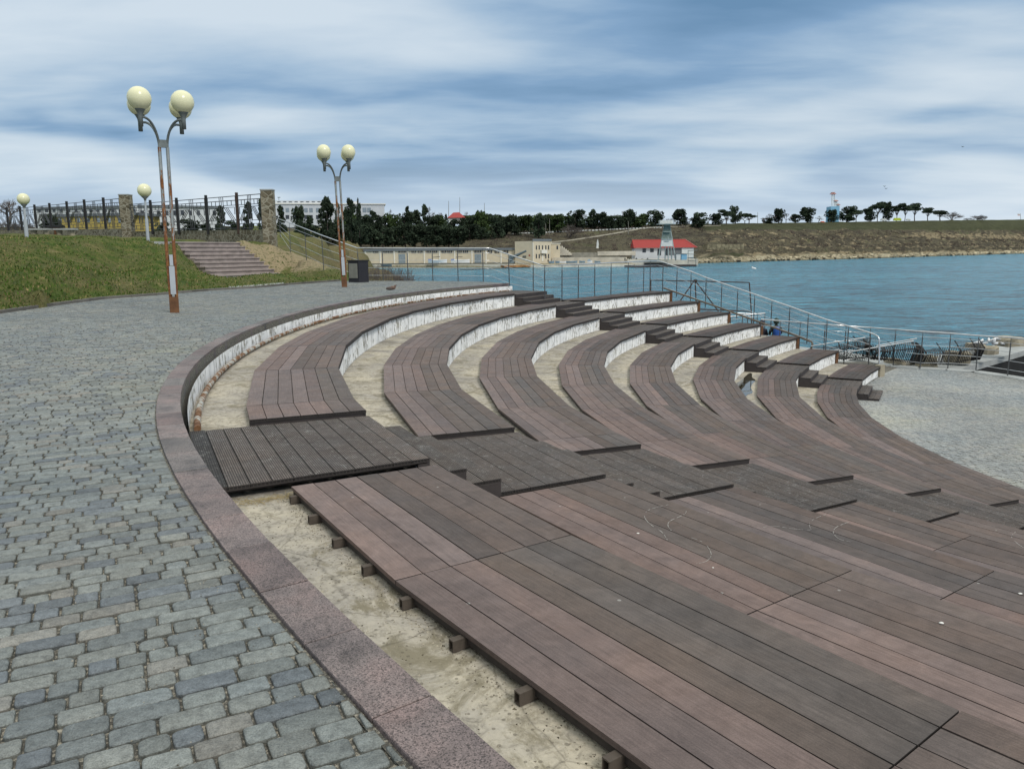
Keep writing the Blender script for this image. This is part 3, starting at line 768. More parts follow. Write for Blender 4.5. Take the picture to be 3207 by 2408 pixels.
# ------------------------------------------------------------------ left bank (grass mound, sandy slope, shore)
def idw_build():
    cp = []
    def P(px, py, D, s=0., d=0.): p = at(px, py, D); cp.append((px, math.log(D), p.z, s, d))
    def Z(px, D, z, s=0., d=0.): cp.append((px, math.log(D), z, s, d))
    for x, y, *_ in [(p[0], p[1]) for p in kpts[2:]]:
        if y > 14: Z(proj((x, y, 0))[0], y, .03, 0, 0)
    for px, D in ((-300, 16.8), (-700, 16)): Z(px, D, .05)
    for i in range(len(KERB) - 1):
        m = (KERB[i] + KERB[i + 1])/2; Z(proj(m)[0], m.y, .03)
    for px, py, D in ((-300, 742, 32), (-100, 742, 33), (60, 744, 34), (150, 746, 35), (300, 747, 37), (430, 749, 39), (540, 757, 42)): P(px, py, D)
    for px, py, D in ((-200, 830, 22), (100, 850, 23), (250, 840, 26), (400, 850, 29), (100, 900, 20), (300, 890, 24.5), (450, 880, 27.5), (560, 850, 33), (600, 880, 31.5), (500, 800, 34)): P(px, py, D)
    for px, D, z in ((-300, 60, 2.8), (100, 50, 2.6), (300, 50, 2.5), (500, 50, 2.4), (100, 80, 3.2), (400, 62, 2.65), (600, 52, 2.2), (700, 50, 2.05), (800, 48.6, 2.0), (834, 48, 1.95)): Z(px, D, z)
    # either side of the steps
    Z(640, 39.6, .25); Z(690, 38.2, .0); P(600, 815, 40.5); P(545, 768, 40.5); Z(560, 44, 1.9); Z(700, 46, 1.9); Z(780, 41, .0); Z(860, 42, .0)
    Z(900, 43.6, .25, .3); P(855, 815, 44.5, .9); P(800, 775, 45.6, .9); P(765, 755, 46, .6)
    P(850, 768, 47, .9); P(900, 785, 46, .95); P(950, 812, 44, .9); P(920, 840, 43.5, .75); P(900, 865, 43.2, .35); P(1000, 840, 42, .55); P(1040, 868, 38.5, .05); P(985, 872, 39, .0); P(870, 800, 45, 1)
    P(1100, 850, 40, .1, .4); P(1154, 838, 45, .2, .9); P(1190, 846, 44, .1, 1); P(1230, 862, 42, 0, 1); Z(1275, 40, -.25, 0, 1); Z(1180, 37.5, -.02, 0, .8); Z(1240, 37, -.1, 0, 1)
    Z(1330, 38.5, -1.1, 0, 1); Z(1400, 38, -3, 0, 1); Z(1600, 38, -6.5, 0, 1); Z(1320, 44, -3.8, 0, 1); Z(1500, 45, -8); Z(1230, 50, -3.5, 0, 1)
    Z(1170, 54, -2.6, 0, .8); Z(1240, 64, -6.5); Z(1160, 75, -5.2); Z(1195, 120, -6.5); Z(1150, 130, -5.2); Z(1180, 200, -6.6); Z(1140, 220, -5.); Z(1210, 330, -6.5); Z(1140, 300, -4.2)
    # hillside behind, falling towards the harbour
    P(1100, 800, 60, .2, 1); P(1000, 800, 60, .2, .8); P(900, 770, 60, .3, .6); P(1060, 770, 100, .1, .8); P(980, 745, 90, .1, .6); P(1100, 765, 150, .1, .9); P(1120, 790, 180, .2, .9)
    P(1050, 745, 170, 0, .7); P(960, 735, 200, 0, .7); P(1080, 745, 260, 0, .9); P(900, 730, 150, 0, .4); P(1125, 778, 300, 0, .9); P(870, 735, 75, 0, .3)
    P(700, 755, 90); P(500, 752, 90); P(300, 750, 110); P(700, 740, 260); P(300, 735, 260); P(-200, 730, 260); P(-300, 745, 110); P(1000, 715, 330, 0, .6); P(800, 712, 330)
    for q_ in (1152, 1166, 1185, 1210, 1240):
        for D_ in (60, 75, 95, 125, 165, 220, 290): Z(q_ if D_ > 60 else q_ + 25, D_, -7.2)
    for D_, z_ in ((60, -.8), (90, .3), (140, .8), (220, .6), (300, -2.5)): Z(1118, D_, z_, .1, .9)
    Z(1300, 90, -8); Z(1300, 200, -8); Z(1350, 330, -8)
    return np.array(cp)
CPS = idw_build()
def gz(px, lD):
    d2 = ((px - CPS[:, 0])/260.)**2 + ((lD - CPS[:, 1])*3.2)**2 + 2e-5
    w = d2**-2.; w /= w.sum()
    return w @ CPS[:, 2:5]
A0_, B0_ = onz(675, 877, 0), onz(873, 868, 0); D0_ = (B0_ - A0_).normalized(); N0_ = Vector((-D0_.y, D0_.x, 0)); L0_ = (B0_ - A0_).length
mb = MB(); pxs = list(range(-900, 1381, 12)); lds = np.arange(math.log(14.5), math.log(345), .0125)
VV = []; SO = []
for lD in lds:
    D = math.exp(lD)
    for px in pxs:
        z, s, d = gz(px, lD); p = at(px, 800, D); x, y = p.x, p.y
        if inpoly(x, y, PLAZA): z = min(z, -.1); 
        else: z += .05*math.sin(x*1.7 + y*.6)*min(1, max(0, z)) + rng.normal(0, .012)*min(1., max(.0, z + .2))
        _fx, _fy = (Vector((x, y, 0)) - A0_).dot(N0_), (Vector((x, y, 0)) - A0_).dot(D0_)
        if -.6 < _fx < 3.6 and -.15 < _fy < L0_ + .15: z = min(z, max(-.2, _fx*.615 - .45))
        elif -.8 < _fx < 4. and L0_ + .15 <= _fy < L0_ + 1.: z = min(z, max(.02, _fx*.615 + .12))
        VV.append((x, y, z)); SO.append((s, d, 0, 1))
nx = len(pxs)
FF = [[j*nx + i, j*nx + i + 1, (j + 1)*nx + i + 1, (j + 1)*nx + i] for j in range(len(lds) - 1) for i in range(nx - 1)]
_sd = np.concatenate([sd(np.array(VV[i:i+4000])) for i in range(0, len(VV), 4000)])
_bad = [(_sd[i] < .5 and VV[i][1] < 37 + max(0, VV[i][0])) for i in range(len(VV))]
FF = [f for f in FF if not any(_bad[k] for k in f)]
me = bpy.data.meshes.new('grass_bank'); me.from_pydata(VV, [], FF); me.materials.append(MT['grass'])
me.polygons.foreach_set('use_smooth', [True]*len(FF))
a_ = me.attributes.new('soil', 'FLOAT_COLOR', 'POINT'); a_.data.foreach_set('color', np.array(SO, dtype=np.float32).ravel())
o = bpy.data.objects.new('grass_bank', me); COL.objects.link(o); tag(o, kind='structure')
VA = np.array(VV).reshape(len(lds), nx, 3)
def bankz(px, D):
    i = (px + 900)/12; j = (math.log(D) - lds[0])/.0125
    i = min(max(i, 0), nx - 1.001); j = min(max(j, 0), len(lds) - 1.001)
    return float(VA[int(round(j)), int(round(i)), 2])
# grass blades on the mound
mb = MB()
for _ in range(26000):
    px = rng.uniform(-30, 1060); D = math.exp(rng.uniform(math.log(17.3), math.log(44)))
    p = at(px, 800, D)
    if inpoly(p.x, p.y, PLAZA) or sd(np.array([[p.x, p.y]]))[0] < .5: continue
    z, s, d = gz(px, math.log(D))
    if s > .35 or (z < .02) : continue
    if (640 < px < 900 and D > 37.5 and z < .3) or (560 < px < 885 and 38 < D < 46): continue
    z = bankz(px, D); h = rng.uniform(.03, .085); a = rng.uniform(0, 2*pi); w = rng.uniform(.015, .035)
    dx, dy = cos(a)*w, sin(a)*w; lx, ly = rng.normal(0, .03), rng.normal(0, .03)
    g = rng.uniform(.6, 1.3); dry = rng.random() < .3
    c = (.22*g, .185*g, .08*g) if dry else (.07*g, .118*g, .022*g)
    mb.face([(p.x - dx, p.y - dy, z - .02), (p.x + dx, p.y + dy, z - .02), (p.x + lx, p.y + ly, z + h)], 0, c)
tag(mb.build('grass', plain('grass_blade', (1, 1, 1), .9, 0, .2, 1., .1, 0, True)), 'short green and straw grass covering the mound beside the plaza', 'grass', kind='stuff')
# kerb between plaza and grass
mb = MB(); K2 = kpts[:]
for i in range(len(K2) - 1):
    a, b = Vector((*K2[i], 0)), Vector((*K2[i + 1], 0)); n = max(1, int((b - a).length/.9))
    for j in range(n):
        p, q = a + (b - a)*(j/n), a + (b - a)*((j + .985)/n); r = rng.uniform(.8, 1.2)
        mb.bar(p + Vector((-.04, 0, -.04)), q + Vector((-.04, 0, -.04)), .15, .22, 0, (.15*r, .14*r, .125*r))
tag(mb.build('low_kerb', plain('kerb_concrete', (1, 1, 1), .9, 0, .3, 3, .3, 0, True), origin=(K2[5][0], K2[5][1], 0)), 'low grey concrete kerb separating plaza cobbles from the grass mound', 'kerb')
# flat path from the kerb to the steps and the paved strip at the top
A_, B_ = onz(675, 877, 0), onz(873, 868, 0)
pa = [onz(720, 905, 0), onz(890, 893.5, 0), B_ + Vector((.3, .3, 0)), A_ + Vector((-.1, -.3, 0))]
mb = MB(); mb.prism([(p.x, p.y) for p in pa], -.3, .045)
tag(mb.build('stair_path', MT['promen']), kind='structure')
# granite steps
st = thing('stone_steps', 'wide flight of nine worn pinkish stone steps climbing the grass bank', 'steps', A_)
dAB = (B_ - A_).normalized(); nAB = Vector((-dAB.y, dAB.x, 0)); LAB = (B_ - A_).length
STM = plain('worn_step_stone', (.34, .29, .27), .85, 0, .35, 2.2, .2, .004)
for i in range(9):
    mb = MB(); run = .345; h = .212
    c0 = A_ + dAB*LAB/2 + nAB*(i*run + (9 - i)*run/2 + .12) + Vector((0, 0, (i + .5)*h + .0))
    mb.box(c0, (LAB + .06*math.sin(i*2.), (9 - i)*run + .24, h - .004), (dAB, nAB, Vector((0, 0, 1))))
    mb.box(c0 + Vector((0, 0, h/2 - .0)) - nAB*.03, (LAB + .05, (9 - i)*run + .31, .05), (dAB, nAB, Vector((0, 0, 1))))
    mb.build('step', STM, st)
tp = A_ + nAB*3.1; mb = MB()
q = [tp + Vector((0, 0, 0)) - dAB*2.2, tp + dAB*LAB + dAB*.3, tp + dAB*LAB + nAB*2.2 + dAB*.3, tp + nAB*3.2 - dAB*3.5]
mb.prism([(p.x, p.y) for p in q], 1.2, 1.95)
tag(mb.build('upper_path', MT['promen']), kind='structure')

# loose gravel, sand and chips on the bare concrete strip and in the paving joints
mb = MB(); rg = np.random.default_rng(31)
for _ in range(5200):
    if rg.random() < .72:
        a = rg.uniform(209, 221); o = rg.uniform(-.62, -.03); z = zk(1) - .085 - ZA; 
        if rg.random() < .6: o = -.5 - abs(rg.normal(0, .09))
        P_ = C(a, o, z); r = rg.uniform(.0015, .0065)*(1.6 if rg.random() < .04 else 1)
    else:
        D = rg.uniform(1.7, 5.5); px = rg.uniform(0, 1300); q = at(px, 800, D)
        if sd(np.array([[q.x, q.y]]))[0] < .2: continue
        P_ = Vector((q.x, q.y, -.002)); r = rg.uniform(.0015, .004)
    g = rg.uniform(.5, 1.4); c = (.36*g, .32*g, .25*g) if rg.random() < .75 else (.10*g, .085*g, .06*g)
    vs = [P_ + Vector((cos(k*2.1 + g)*r*rg.uniform(.7, 1.3), sin(k*2.1 + g)*r*rg.uniform(.7, 1.3), rg.uniform(-.2, .3)*r)) for k in range(3)] + [P_ + Vector((0, 0, r*rg.uniform(.5, .9)))]
    mb.raw(vs, [(0, 1, 3), (1, 2, 3), (2, 0, 3)], 0, c)
tag(mb.build('grit', plain('loose_grit', (1, 1, 1), .9, 0, .2, 30, .2, 0, True)), 'loose gravel and sand scattered over the bare concrete strip and paving joints', 'gravel', kind='stuff')
# dead grass wisps caught under the end of the first landing
mb = MB()
for _ in range(160):
    a = 208.75 + rg.uniform(0, .35); o = rg.uniform(-.62, -.05); P_ = C(a, o, zk(1) - .08 - ZA); an = rg.uniform(0, 6.28); L = rg.uniform(.03, .11)
    mb.tube([P_, P_ + Vector((cos(an)*L*.5, sin(an)*L*.5, rg.uniform(.004, .02))), P_ + Vector((cos(an)*L, sin(an)*L, .003))], .0012, 3, 0, (.34, .27, .14), False)
tag(mb.build('dry_straw', plain('straw', (1, 1, 1), .9, 0, .3, 20, .2, 0, True)), 'wisps of dry straw caught below the edge of the top ribbed landing', 'straw', kind='stuff')
MT['rustdark'] = plain('dark_rusted_pipe', (.06, .038, .03), .85, 0, .5, 6)
# ------------------------------------------------------------------ lamps
def four_globe_lamp(label, base, s=1., rotz=0., lean=(0, 0), hb=3.83):
    """built at the origin, two tubes that part into four arms"""
    root = thing('street_lamp', label, 'street lamp', (0, 0, 0), 'four-globe lamps on the plaza')
    R = .036
    for sx in (-1, 1):
        mb = MB()
        mb.tube([(sx*.055, 0, 0), (sx*.075, 0, 1.2), (sx*.08, 0, hb - .1)], R, 10)
        mb.build('pole', MT['lampm'], root)
        for sy in (-1, 1):
            mb = MB(); pts = []
            for i in range(11):
                t = i/10; a = t*pi/2
                pts.append((sx*(.08 + .265*(1 - cos(a))), sy*.36*(t**1.6), hb - .12 + .56*sin(a)))
            ex = pts[-1]; pts.append((ex[0] + sx*.07, sy*.375, ex[2] + .0))
            mb.tube(pts, R*.72, 9); mb.build('arm', MT['holder2'], root)
            g = Vector((sx*.415, sy*.375, hb + .36))
            mb = MB(); mb.lathe(g, [(.001, -.11), (.045, -.11), (.045, .08), (.052, .14), (.08, .2), (.12, .255), (.115, .27), (.001, .27)], 16)
            h = mb.build('lamp_holder', MT['holder2'], root)
            mb = MB(); mb.sphere(g + Vector((0, 0, .45)), .238, 26); mb.build('globe', MT['globe'], root)
    mb = MB(); mb.box((0, 0, hb - .03), (.2, .07, .16)); mb.build('bracket', MT['holder2'], root)
    mb = MB(); mb.box((0, -.02, .17), (.19, .13, .36)); mb.build('base_box', MT['rust'], root)
    mb = MB(); mb.box((0, -.05, .72), (.11, .07, .62)); mb.box((0, -.05, 1.16), (.07, .06, .24)); mb.build('service_panel', MT['greypole'], root)
    root.location = base; root.scale = (s, s, s)
    root.rotation_euler = (lean[1], lean[0], rotz)
    return root
MT['holder2'] = plain('weathered_arm', (.16, .18, .175), .5, .3, .35, 5)
L1 = onz(547, 979, 0); L2 = onz(1079, 899, 0)
top1 = at(510, 446, L1.y); lamp1 = four_globe_lamp('rusty four-globe street lamp nearest the camera, leaning left beside the grass', L1, 1.0, rad(26), (math.atan2(top1.x - L1.x, top1.z), 0), top1.z)
top2 = at(1057, 558, L2.y)
r2 = thing('street_lamp', 'rusty four-globe street lamp farther off beside the dark litter bin', 'street lamp', (0, 0, 0), 'four-globe lamps on the plaza')
for ch in list(lamp1.children):
    c = ch.copy(); COL.objects.link(c); c.parent = r2
s2 = top2.z/top1.z
r2.scale = (s2*.97, s2*.97, s2); r2.location = L2; r2.rotation_euler = (0, math.atan2(top2.x - L2.x, top2.z), rad(14))
def single_lamp(label, px, pyb, pyg, r_px, D, rx):
    b = at(px, pyb, D); g = at(rx, pyg, D); zb = min(b.z, 3.)
    root = thing('park_lamp', label, 'park lamp', b, 'single-globe lamps on the grass bank')
    R = r_px/F*D
    mb = MB(); m = b + (g - b)*.45
    mb.tube([b - Vector((0, 0, .3)), m], .075, 10); mb.tube([m, g - Vector((0, 0, R*.9))], .048, 10); mb.build('pole', MT['greypole'], root)
    mb = MB(); mb.lathe(g, [(.05, -R*1.5), (.06, -R*1.25), (R*.55, -R*.86), (R*.5, -R*.8), (.01, -R*.8)], 14); mb.build('lamp_holder', MT['holder'], root)
    mb = MB(); mb.sphere(g, R, 24); mb.build('globe', MT['globe'], root)
single_lamp('grey pole with one cream globe on the grass crest at the far left', 84, 745, 624, 17.5, 33.5, 73)
single_lamp('grey pole with one cream globe between the stone pillars and behind the leaning lamp', 464, 757, 597, 20.3, 38.5, 452)

# ------------------------------------------------------------------ litter bin
B0 = onz(1124, 884, 0); root = thing('litter_bin', 'dark box litter bin with pale slatted panel beside the farther tall lamp', 'litter bin', B0)
S_ = 68/F*B0.y; w = .42*S_/.95; hgt = S_
def hexa(r, z, rot=0.977): return [(B0.x + r*cos(rot + i*pi/2 + pi/4)*1.15, B0.y + r*sin(rot + i*pi/2 + pi/4), z) for i in range(4)]
mb = MB(); mb.prism([p[:2] for p in hexa(.385, 0)], .0, hgt - .06); mb.build('body', MT['bin'], root)
mb = MB(); mb.prism([p[:2] for p in hexa(.42, 0)], hgt - .059, hgt); mb.build('lid', MT['black'], root)
H_ = hexa(.387, 0); fr_ = sorted(H_, key=lambda p: p[1])[:2] ; lf = min(H_, key=lambda p: p[0]); ft = min(H_, key=lambda p: p[1])
a, b = Vector((lf[0], lf[1], 0)), Vector((ft[0], ft[1], 0)); dd = (b - a).normalized(); nn = Vector((dd.y, -dd.x, 0)); 
if nn.y > 0: nn = -nn
L = (b - a).length
for i in range(6):
    mb = MB(); p = a + dd*(L*(.16 + .135*i)) + nn*.012
    mb.box(p + Vector((0, 0, hgt*.52)), (L*.105, .02, hgt*.66), (dd, nn, Vector((0, 0, 1)))); mb.build('slat', MT['slat'], root)

# ------------------------------------------------------------------ fieldstone wall, pillars and iron lattice fence
UPV = Vector((0, 0, 1))
def pillar(px0, px1, pyt, pyb, D, label, depth=.6):
    a, b = at(px0, pyb, D), at(px1, pyb, D); top = at((px0 + px1)/2, pyt, D).z
    c = (a + b)/2; w = (b - a).length
    root = thing('stone_pillar', label, 'pillar', c, 'fieldstone pillars of the fence')
    mb = MB(); mb.box((c.x, c.y + depth/2, (a.z + top)/2 - .25), (w, depth, top - a.z + .5)); mb.build('shaft', MT['stonewall'], root)
    mb = MB(); mb.box((c.x, c.y + depth/2, top + .03), (w + .06, depth + .06, .07)); mb.build('cap', MT['promen'], root)
DP2, DP1 = 48., 62.
pillar(826, 862, 596, 778, DP2, 'tall fieldstone pillar at the right end of the fence where the steel handrail starts', .55)
pillar(383, 413, 611, 745, DP1, 'stained fieldstone pillar midway along the iron lattice fence', .7)
# wall foot points along the fence: (px, D, wall top py, wall bottom py)
def wallseg(pts, label):
    mb = MB(); P0 = at(pts[0][0], pts[0][3], pts[0][1])
    for (x0, D0, t0, b0), (x1, D1, t1, b1) in zip(pts[:-1], pts[1:]):
        a, b = at(x0, b0, D0), at(x1, b1, D1); c, d = at(x1, t1, D1), at(x0, t0, D0)
        k = Vector((0, .45, 0)); dn = Vector((0, 0, -.6))
        mb.raw([a + dn, b + dn, c, d, a + k + dn, b + k + dn, c + k, d + k], [(0, 1, 2, 3), (3, 2, 6, 7), (5, 4, 7, 6), (0, 3, 7, 4), (1, 5, 6, 2)])
    tag(mb.build('stone_wall', MT['stonewall'], origin=P0), label, 'stone wall')
wallseg([(-160, 100, 724, 745), (0, 88, 724, 744), (200, 74, 719, 746), (383, 62.1, 716, 747)], 'low fieldstone wall under the left stretch of lattice fence behind the stone benches')
wallseg([(413, 62, 725, 750), (545, 57.5, 723, 752), (700, 52, 721, 757), (826, 48.2, 720, 766)], 'low fieldstone wall under the right stretch of lattice fence above the steps')
def lattice_fence(posts, label, rusty=()):
    """posts: (px, D, top py, bottom py) ; panels between consecutive posts"""
    root = thing('lattice_fence', label, 'iron fence', at(posts[0][0], posts[0][3], posts[0][1]), 'iron lattice fences on the stone wall')
    pp = []
    for i, (x, D, t, b, isp) in enumerate(posts):
        p, q = at(x, b, D), at(x, t, D)
        pp.append((p, q))
        if isp:
            mb = MB(); mb.bar(p - Vector((0, 0, .3)), Vector((p.x, p.y, q.z + .18)), .15 if D < 64 else .17, .15)
            mb.build('post', MT['rustdark'] if i in rusty else MT['black'], root)
    for (a, b), (c, d) in zip(pp[:-1], pp[1:]):
        mb = MB()
        off = .0
        def P(u, v):
            lo = a.lerp(c, u); hi = b.lerp(d, u); return Vector((lo.x, lo.y, lo.z + (hi.z - lo.z)*v))
        def bar(u0, v0, u1, v1, w=.034): mb.bar(P(u0, v0), P(u1, v1), w, w, up=Vector((0, 1, 0)))
        for v in (.04, .985, .86): bar(.0, v, 1, v, .045)
        for u in (.05, .44, .5, .56, .95): bar(u, .0, u, .985)
        for h in (0, 1):
            X = (lambda q: .05 + .39*q) if h == 0 else (lambda q: .95 - .39*q)
            for u in (.33, .67): bar(X(u), .72, X(u), .86)
            bar(X(0), .72, X(1), .72); bar(X(0), .17, X(1), .17); bar(X(.5), .04, X(.5), .17); bar(X(.25), .17, X(.25), .27)
            for k in (0, .14, .28): bar(X(.05 + k), .27, X(.66 + k), .66, .038)
            bar(X(.1), .66, X(.95), .66); bar(X(.05), .27, X(.92), .27); bar(X(.1), .45, X(.1), .66); bar(X(.93), .27, X(.93), .47)
        mb.build('lattice_panel', MT['fence'], root)
MT['fence'] = MT['fence'] if 0 else plain('fence_iron', (.075, .075, .08), .6, .2, .3, 4)
def lin(px, a, b): return a[1] + (b[1] - a[1])*(px - a[0])/(b[0] - a[0])
LT, LB_ = ((0, 658), (383, 621)), ((0, 723), (383, 715))
left = [(-160, 100), (-90, 95), (-30, 90.5), (28, 86), (70, 83), (116, 80), (163, 77), (217, 73), (272, 69.5), (332, 65.5), (383, 62.2)]
lattice_fence([(x, D, lin(x, *LT), lin(x, *LB_), i < len(left) - 1) for i, (x, D) in enumerate(left)], 'long left stretch of dark iron lattice fence behind the stone benches')
RT, RB = ((413, 640), (826, 606)), ((413, 722), (826, 719))
right = [(413, 62), (478, 59.5), (560, 56.7), (652, 53.5), (748, 50.5), (826, 48.2)]
lattice_fence([(x, D, lin(x, *RT), lin(x, *RB), 0 < i < 5) for i, (x, D) in enumerate(right)], 'right stretch of dark iron lattice fence above the steps between two stone pillars', (4,))

# ------------------------------------------------------------------ stone benches and table by the wall
def sbench(x0, x1, pt, pb, D, label, name='stone_bench', cat='stone bench', ped=2):
    a, b = at(x0, pb, D), at(x1, pb, D); zt = at(x0, pt, D).z; c = (a + b)/2; L = (b - a).length
    root = thing(name, label, cat, c, 'stone seats by the wall')
    mb = MB(); mb.box((c.x, c.y, zt - .05), (L, .5, .1)); mb.build('seat' if ped == 2 else 'table_top', MT['promen'] if ped == 2 else MT['black'], root)
    for k in ((-.32, .32) if ped == 2 else (0,)):
        mb = MB(); h = zt - .1 - a.z + .2
        mb.lathe((c.x + k*L, c.y, a.z - .2), [(.17, 0), (.2, .2), (.12, .2 + h*.4), (.2, h), (.001, h)], 10, sy=.9); mb.build('pedestal', MT['rubble'] if ped == 2 else MT['rust'], root)
sbench(98, 158, 716, 744, 46, 'left-hand grey stone bench with pedestal legs near the far left park lamp')
sbench(175, 240, 716, 744, 46.5, 'right-hand grey stone bench with pedestal legs in front of the fieldstone wall')
sbench(156, 200, 708, 744, 47, 'dark round-legged table between the two stone benches', 'stone_table', 'table', 1)

# ------------------------------------------------------------------ railings
def railing(label, pts, closed_end=False, wires=4, r=.026, postr=.021, top_only_pts=None, group='stainless handrails', name='steel_railing'):
    """pts: list of (base Vector, top Vector, has_post)"""
    root = thing(name, label, 'railing', pts[0][0], group)
    mb = MB(); tp = [p[1] for p in pts]
    if closed_end: tp = tp + [tp[-1] + (tp[-1] - tp[-2]).normalized()*.12 + Vector((0, 0, -.06)), pts[-1][2]]
    mb.tube(tp, r, 10); mb.build('handrail', MT['steel'], root)
    for b, t, h in [(p[0], p[1], p[-1]) for p in pts]:
        if h is True:
            mb = MB(); m = b + (t - b)*.86
            mb.tube([b, m], postr, 8); mb.tube([m, t], postr*.6, 6); mb.build('post', MT['post'], root)
    for w in range(wires):
        f = .17 + .69*w/(wires - 1)
        mb = MB(); mb.tube([p[0] + (p[1] - p[0])*f for p in pts], .0095, 6); mb.build('rail_wire', MT['steel'], root)
    return root
# upper run: from the pillar down to the plaza, then level along its edge
up = [(at(858, 741, 48.1), at(851, 678, 48.1), False), (at(878, 745, 47), at(876, 687, 47), True), (at(910, 799, 45.6), at(906, 698, 45.6), True),
      (at(960, 818, 43.2), at(954, 716, 43.2), True), (at(1014, 846, 40.5), at(1007, 737, 40.5), True)]
e1 = onz(1128, 880, 0); up.append((e1, at(1118, 777, e1.y), True))
up = [(Vector((t.x + (b.x - t.x), t.y, b.z)), t, h) for b, t, h in up]
for px, pt, pb in ((1200, 777.5, 880), (1278, 777.5, 880), (1356, 777.5, 880.5), (1435, 777.5, 881.5), (1514, 777.5, 882.8)):
    b = onz(px, pb, 0); t = at(px - 3, pt, b.y); up.append((b, t, True))
e = at(1532, 777.5, 33.9); up.append((e + Vector((.0, 0, -1.45)), e, False))
railing('stainless railing from the tall stone pillar down the bank and along the plaza edge', up)
s0 = e
t1, t2, t3 = at(1592, 797, 33.2), at(1670, 822, 32.3), at(1699, 832, 31.9)
railing('short sloping stainless railing beside the top of the far stairway', [(s0 + Vector((0, 0, -1.42)), s0 + Vector((.01, 0, 0)), False),
    (at(1596, 906, 33.2), t1, True), (t2 + Vector((0, 0, -1.32)), t2, True), (t3 + Vector((0, 0, -1.3)), t3, False)])
r3 = [(t3 + Vector((.01, 0, -1.3)), t3, False)]
for px, pt in ((1706, 832), (1760, 830), (1811, 828.5), (1862, 826.5), (1913, 823.5), (1966, 821), (2015, 818.5), (2035, 817.5)):
    lo, hi = 155., 130.
    for _ in range(30):   # find the place on the outer edge of row two seen in this direction
        m = (lo + hi)/2; Pm = C(m, off_in(2) + DW + .12, zk(2) - .09)
        if proj(Pm)[0] < px: lo = m
        else: hi = m
    r3.append((Pm, Vector((Pm.x, Pm.y, at(px, pt, Pm.y).z)), True))
e3 = at(2056, 817, r3[-1][0].y + .5); r3.append((Vector((e3.x, e3.y, zk(2) - .09)), e3, False))
railing('level stainless railing along the back of the far bench rows above the sea', r3)
# sloping run along the end line of the terraces
def onend(px, py):
    """intersect the sight line with the vertical plane through the terrace end line (a little outside it)"""
    d = ray(px, py); o = Vector((0, 0, EYE)); q0 = Vector((E0.x, E0.y, 0)) + Vector((EN.x, EN.y, 0))*.16
    n = Vector((EN.x, EN.y, 0)); t = (q0 - o).dot(n)/d.dot(n); return o + d*t
r4 = []
tops = [(2058, 817), (2077, 821.5), (2121, 836.5), (2165, 851), (2212, 870), (2261, 887), (2311, 904), (2364, 922), (2418, 941), (2474, 960), (2532, 981), (2591, 1002), (2658, 1021.5), (2727, 1043)]
bots = [905, 906, 935, 938, 955, 975, 973, 1010, 1012, 1055, 1055, 1096, 1141, 1146]
for (x, y), yb in zip(tops, bots):
    t = onend(x, y); bx = onend(x + 1, yb + 4); r4.append((Vector((t.x, t.y, bx.z)), t, x > 2070))
# smooth foot line for the wires
z0, z1 = r4[0][0].z, onend(2727, 1148).z
n = len(r4)
for i, (b, t, h) in enumerate(r4):
    b.z = t.z - 1.42 + .26*i/(n - 1)
last = r4[-1]; endb = onend(2753, 1150); et = onend(2748, 1058)
root = railing('long sloping stainless railing down the sea end of the bench rows with bent end', r4)
mb = MB(); mb.tube([last[1], onend(2740, 1048), onend(2750, 1054), onend(2754, 1064), endb], .026, 10); mb.build('end_bend', MT['steel'], root)
# brown stringer tube
mb = MB(); mb.tube([onend(2079, 903), onend(2097, 909), onend(2260, 966), onend(2390, 1013), onend(2500, 1054), onend(2542, 1071), onend(2545, 1078), onend(2540, 1092)], .04, 8)
tag(mb.build('stringer_tube', MT['brownpipe'], origin=onend(2300, 980)), 'rusty brown tube running down the ends of the far bench decks', 'tube')
# lower promenade railing
r5 = []
for x, pt, pb in ((2380, 1000, 1075), (2440, 1005, 1085), (2502, 1010, 1097), (2579, 1016, 1107), (2644, 1021, 1117), (2719, 1026.5, 1136), (2797, 1032, 1149), (2881, 1038.5, 1160), (2968, 1044, 1160), (3056, 1051.5, 1165), (3155, 1057.5, 1182)):
    b = onz(x, pb - 4, ZB)
    if x < 2700: b = at(x, pb, 29.6 + (2700 - x)*.006); b.z = ZB
    r5.append((b, Vector((b.x, b.y, at(x, pt, b.y).z)), True))
d = r5[-1][0] - r5[-2][0]
for i in (1, 2, 3): r5.append((r5[-1][0] + d, r5[-1][1] + d, True))
railing('low stainless railing along the lower promenade beside the broken fence', r5)
# two small rails down by the water left of the seated people
for (a, b, lab) in (((2236, 978, 2372, 984), (0, 0), 'farther of two small white handrails by the water left of the seated people'), ((2236, 997, 2396, 981), (0, 0), 'nearer sloping small white handrail by the water left of the seated people')):
    D = 37.5; pts = []
    for f in (0, .33, .66, 1):
        x = a[0] + (a[2] - a[0])*f; y = a[1] + (a[3] - a[1])*f; t = at(x, y, D); pts.append((t + Vector((0, 0, -1.0)), t, True))
    railing(lab, pts, wires=2, r=.03, group='small handrails by the water')

# rusty frame
root = thing('rusty_frame', 'thin rusty pipe frame with diagonal braces standing behind the sloping railing', 'metal frame', at(2170, 960, 38.5))
Dr = 38.5
def seg(name, *ps):
    mb = MB(); mb.tube([at(x, y, Dr) for x, y in ps], .03, 6); mb.build(name, MT['rustdark'], root)
seg('top_bar', (2038, 878), (2180, 881), (2347, 885)); seg('post', (2038, 874), (2038, 925)); seg('post', (2347, 885), (2352, 960), (2355, 1030))
seg('brace', (2174, 880), (2125, 950)); seg('brace', (2178, 880), (2250, 975)); seg('brace', (2177, 880), (2180, 945)); seg('lower_bar', (2120, 965), (2352, 976))
mb = MB(); p = at(2178, 879, Dr); mb.box(p, (.16, .06, .1)); mb.build('bracket', MT['rustdark'], root)

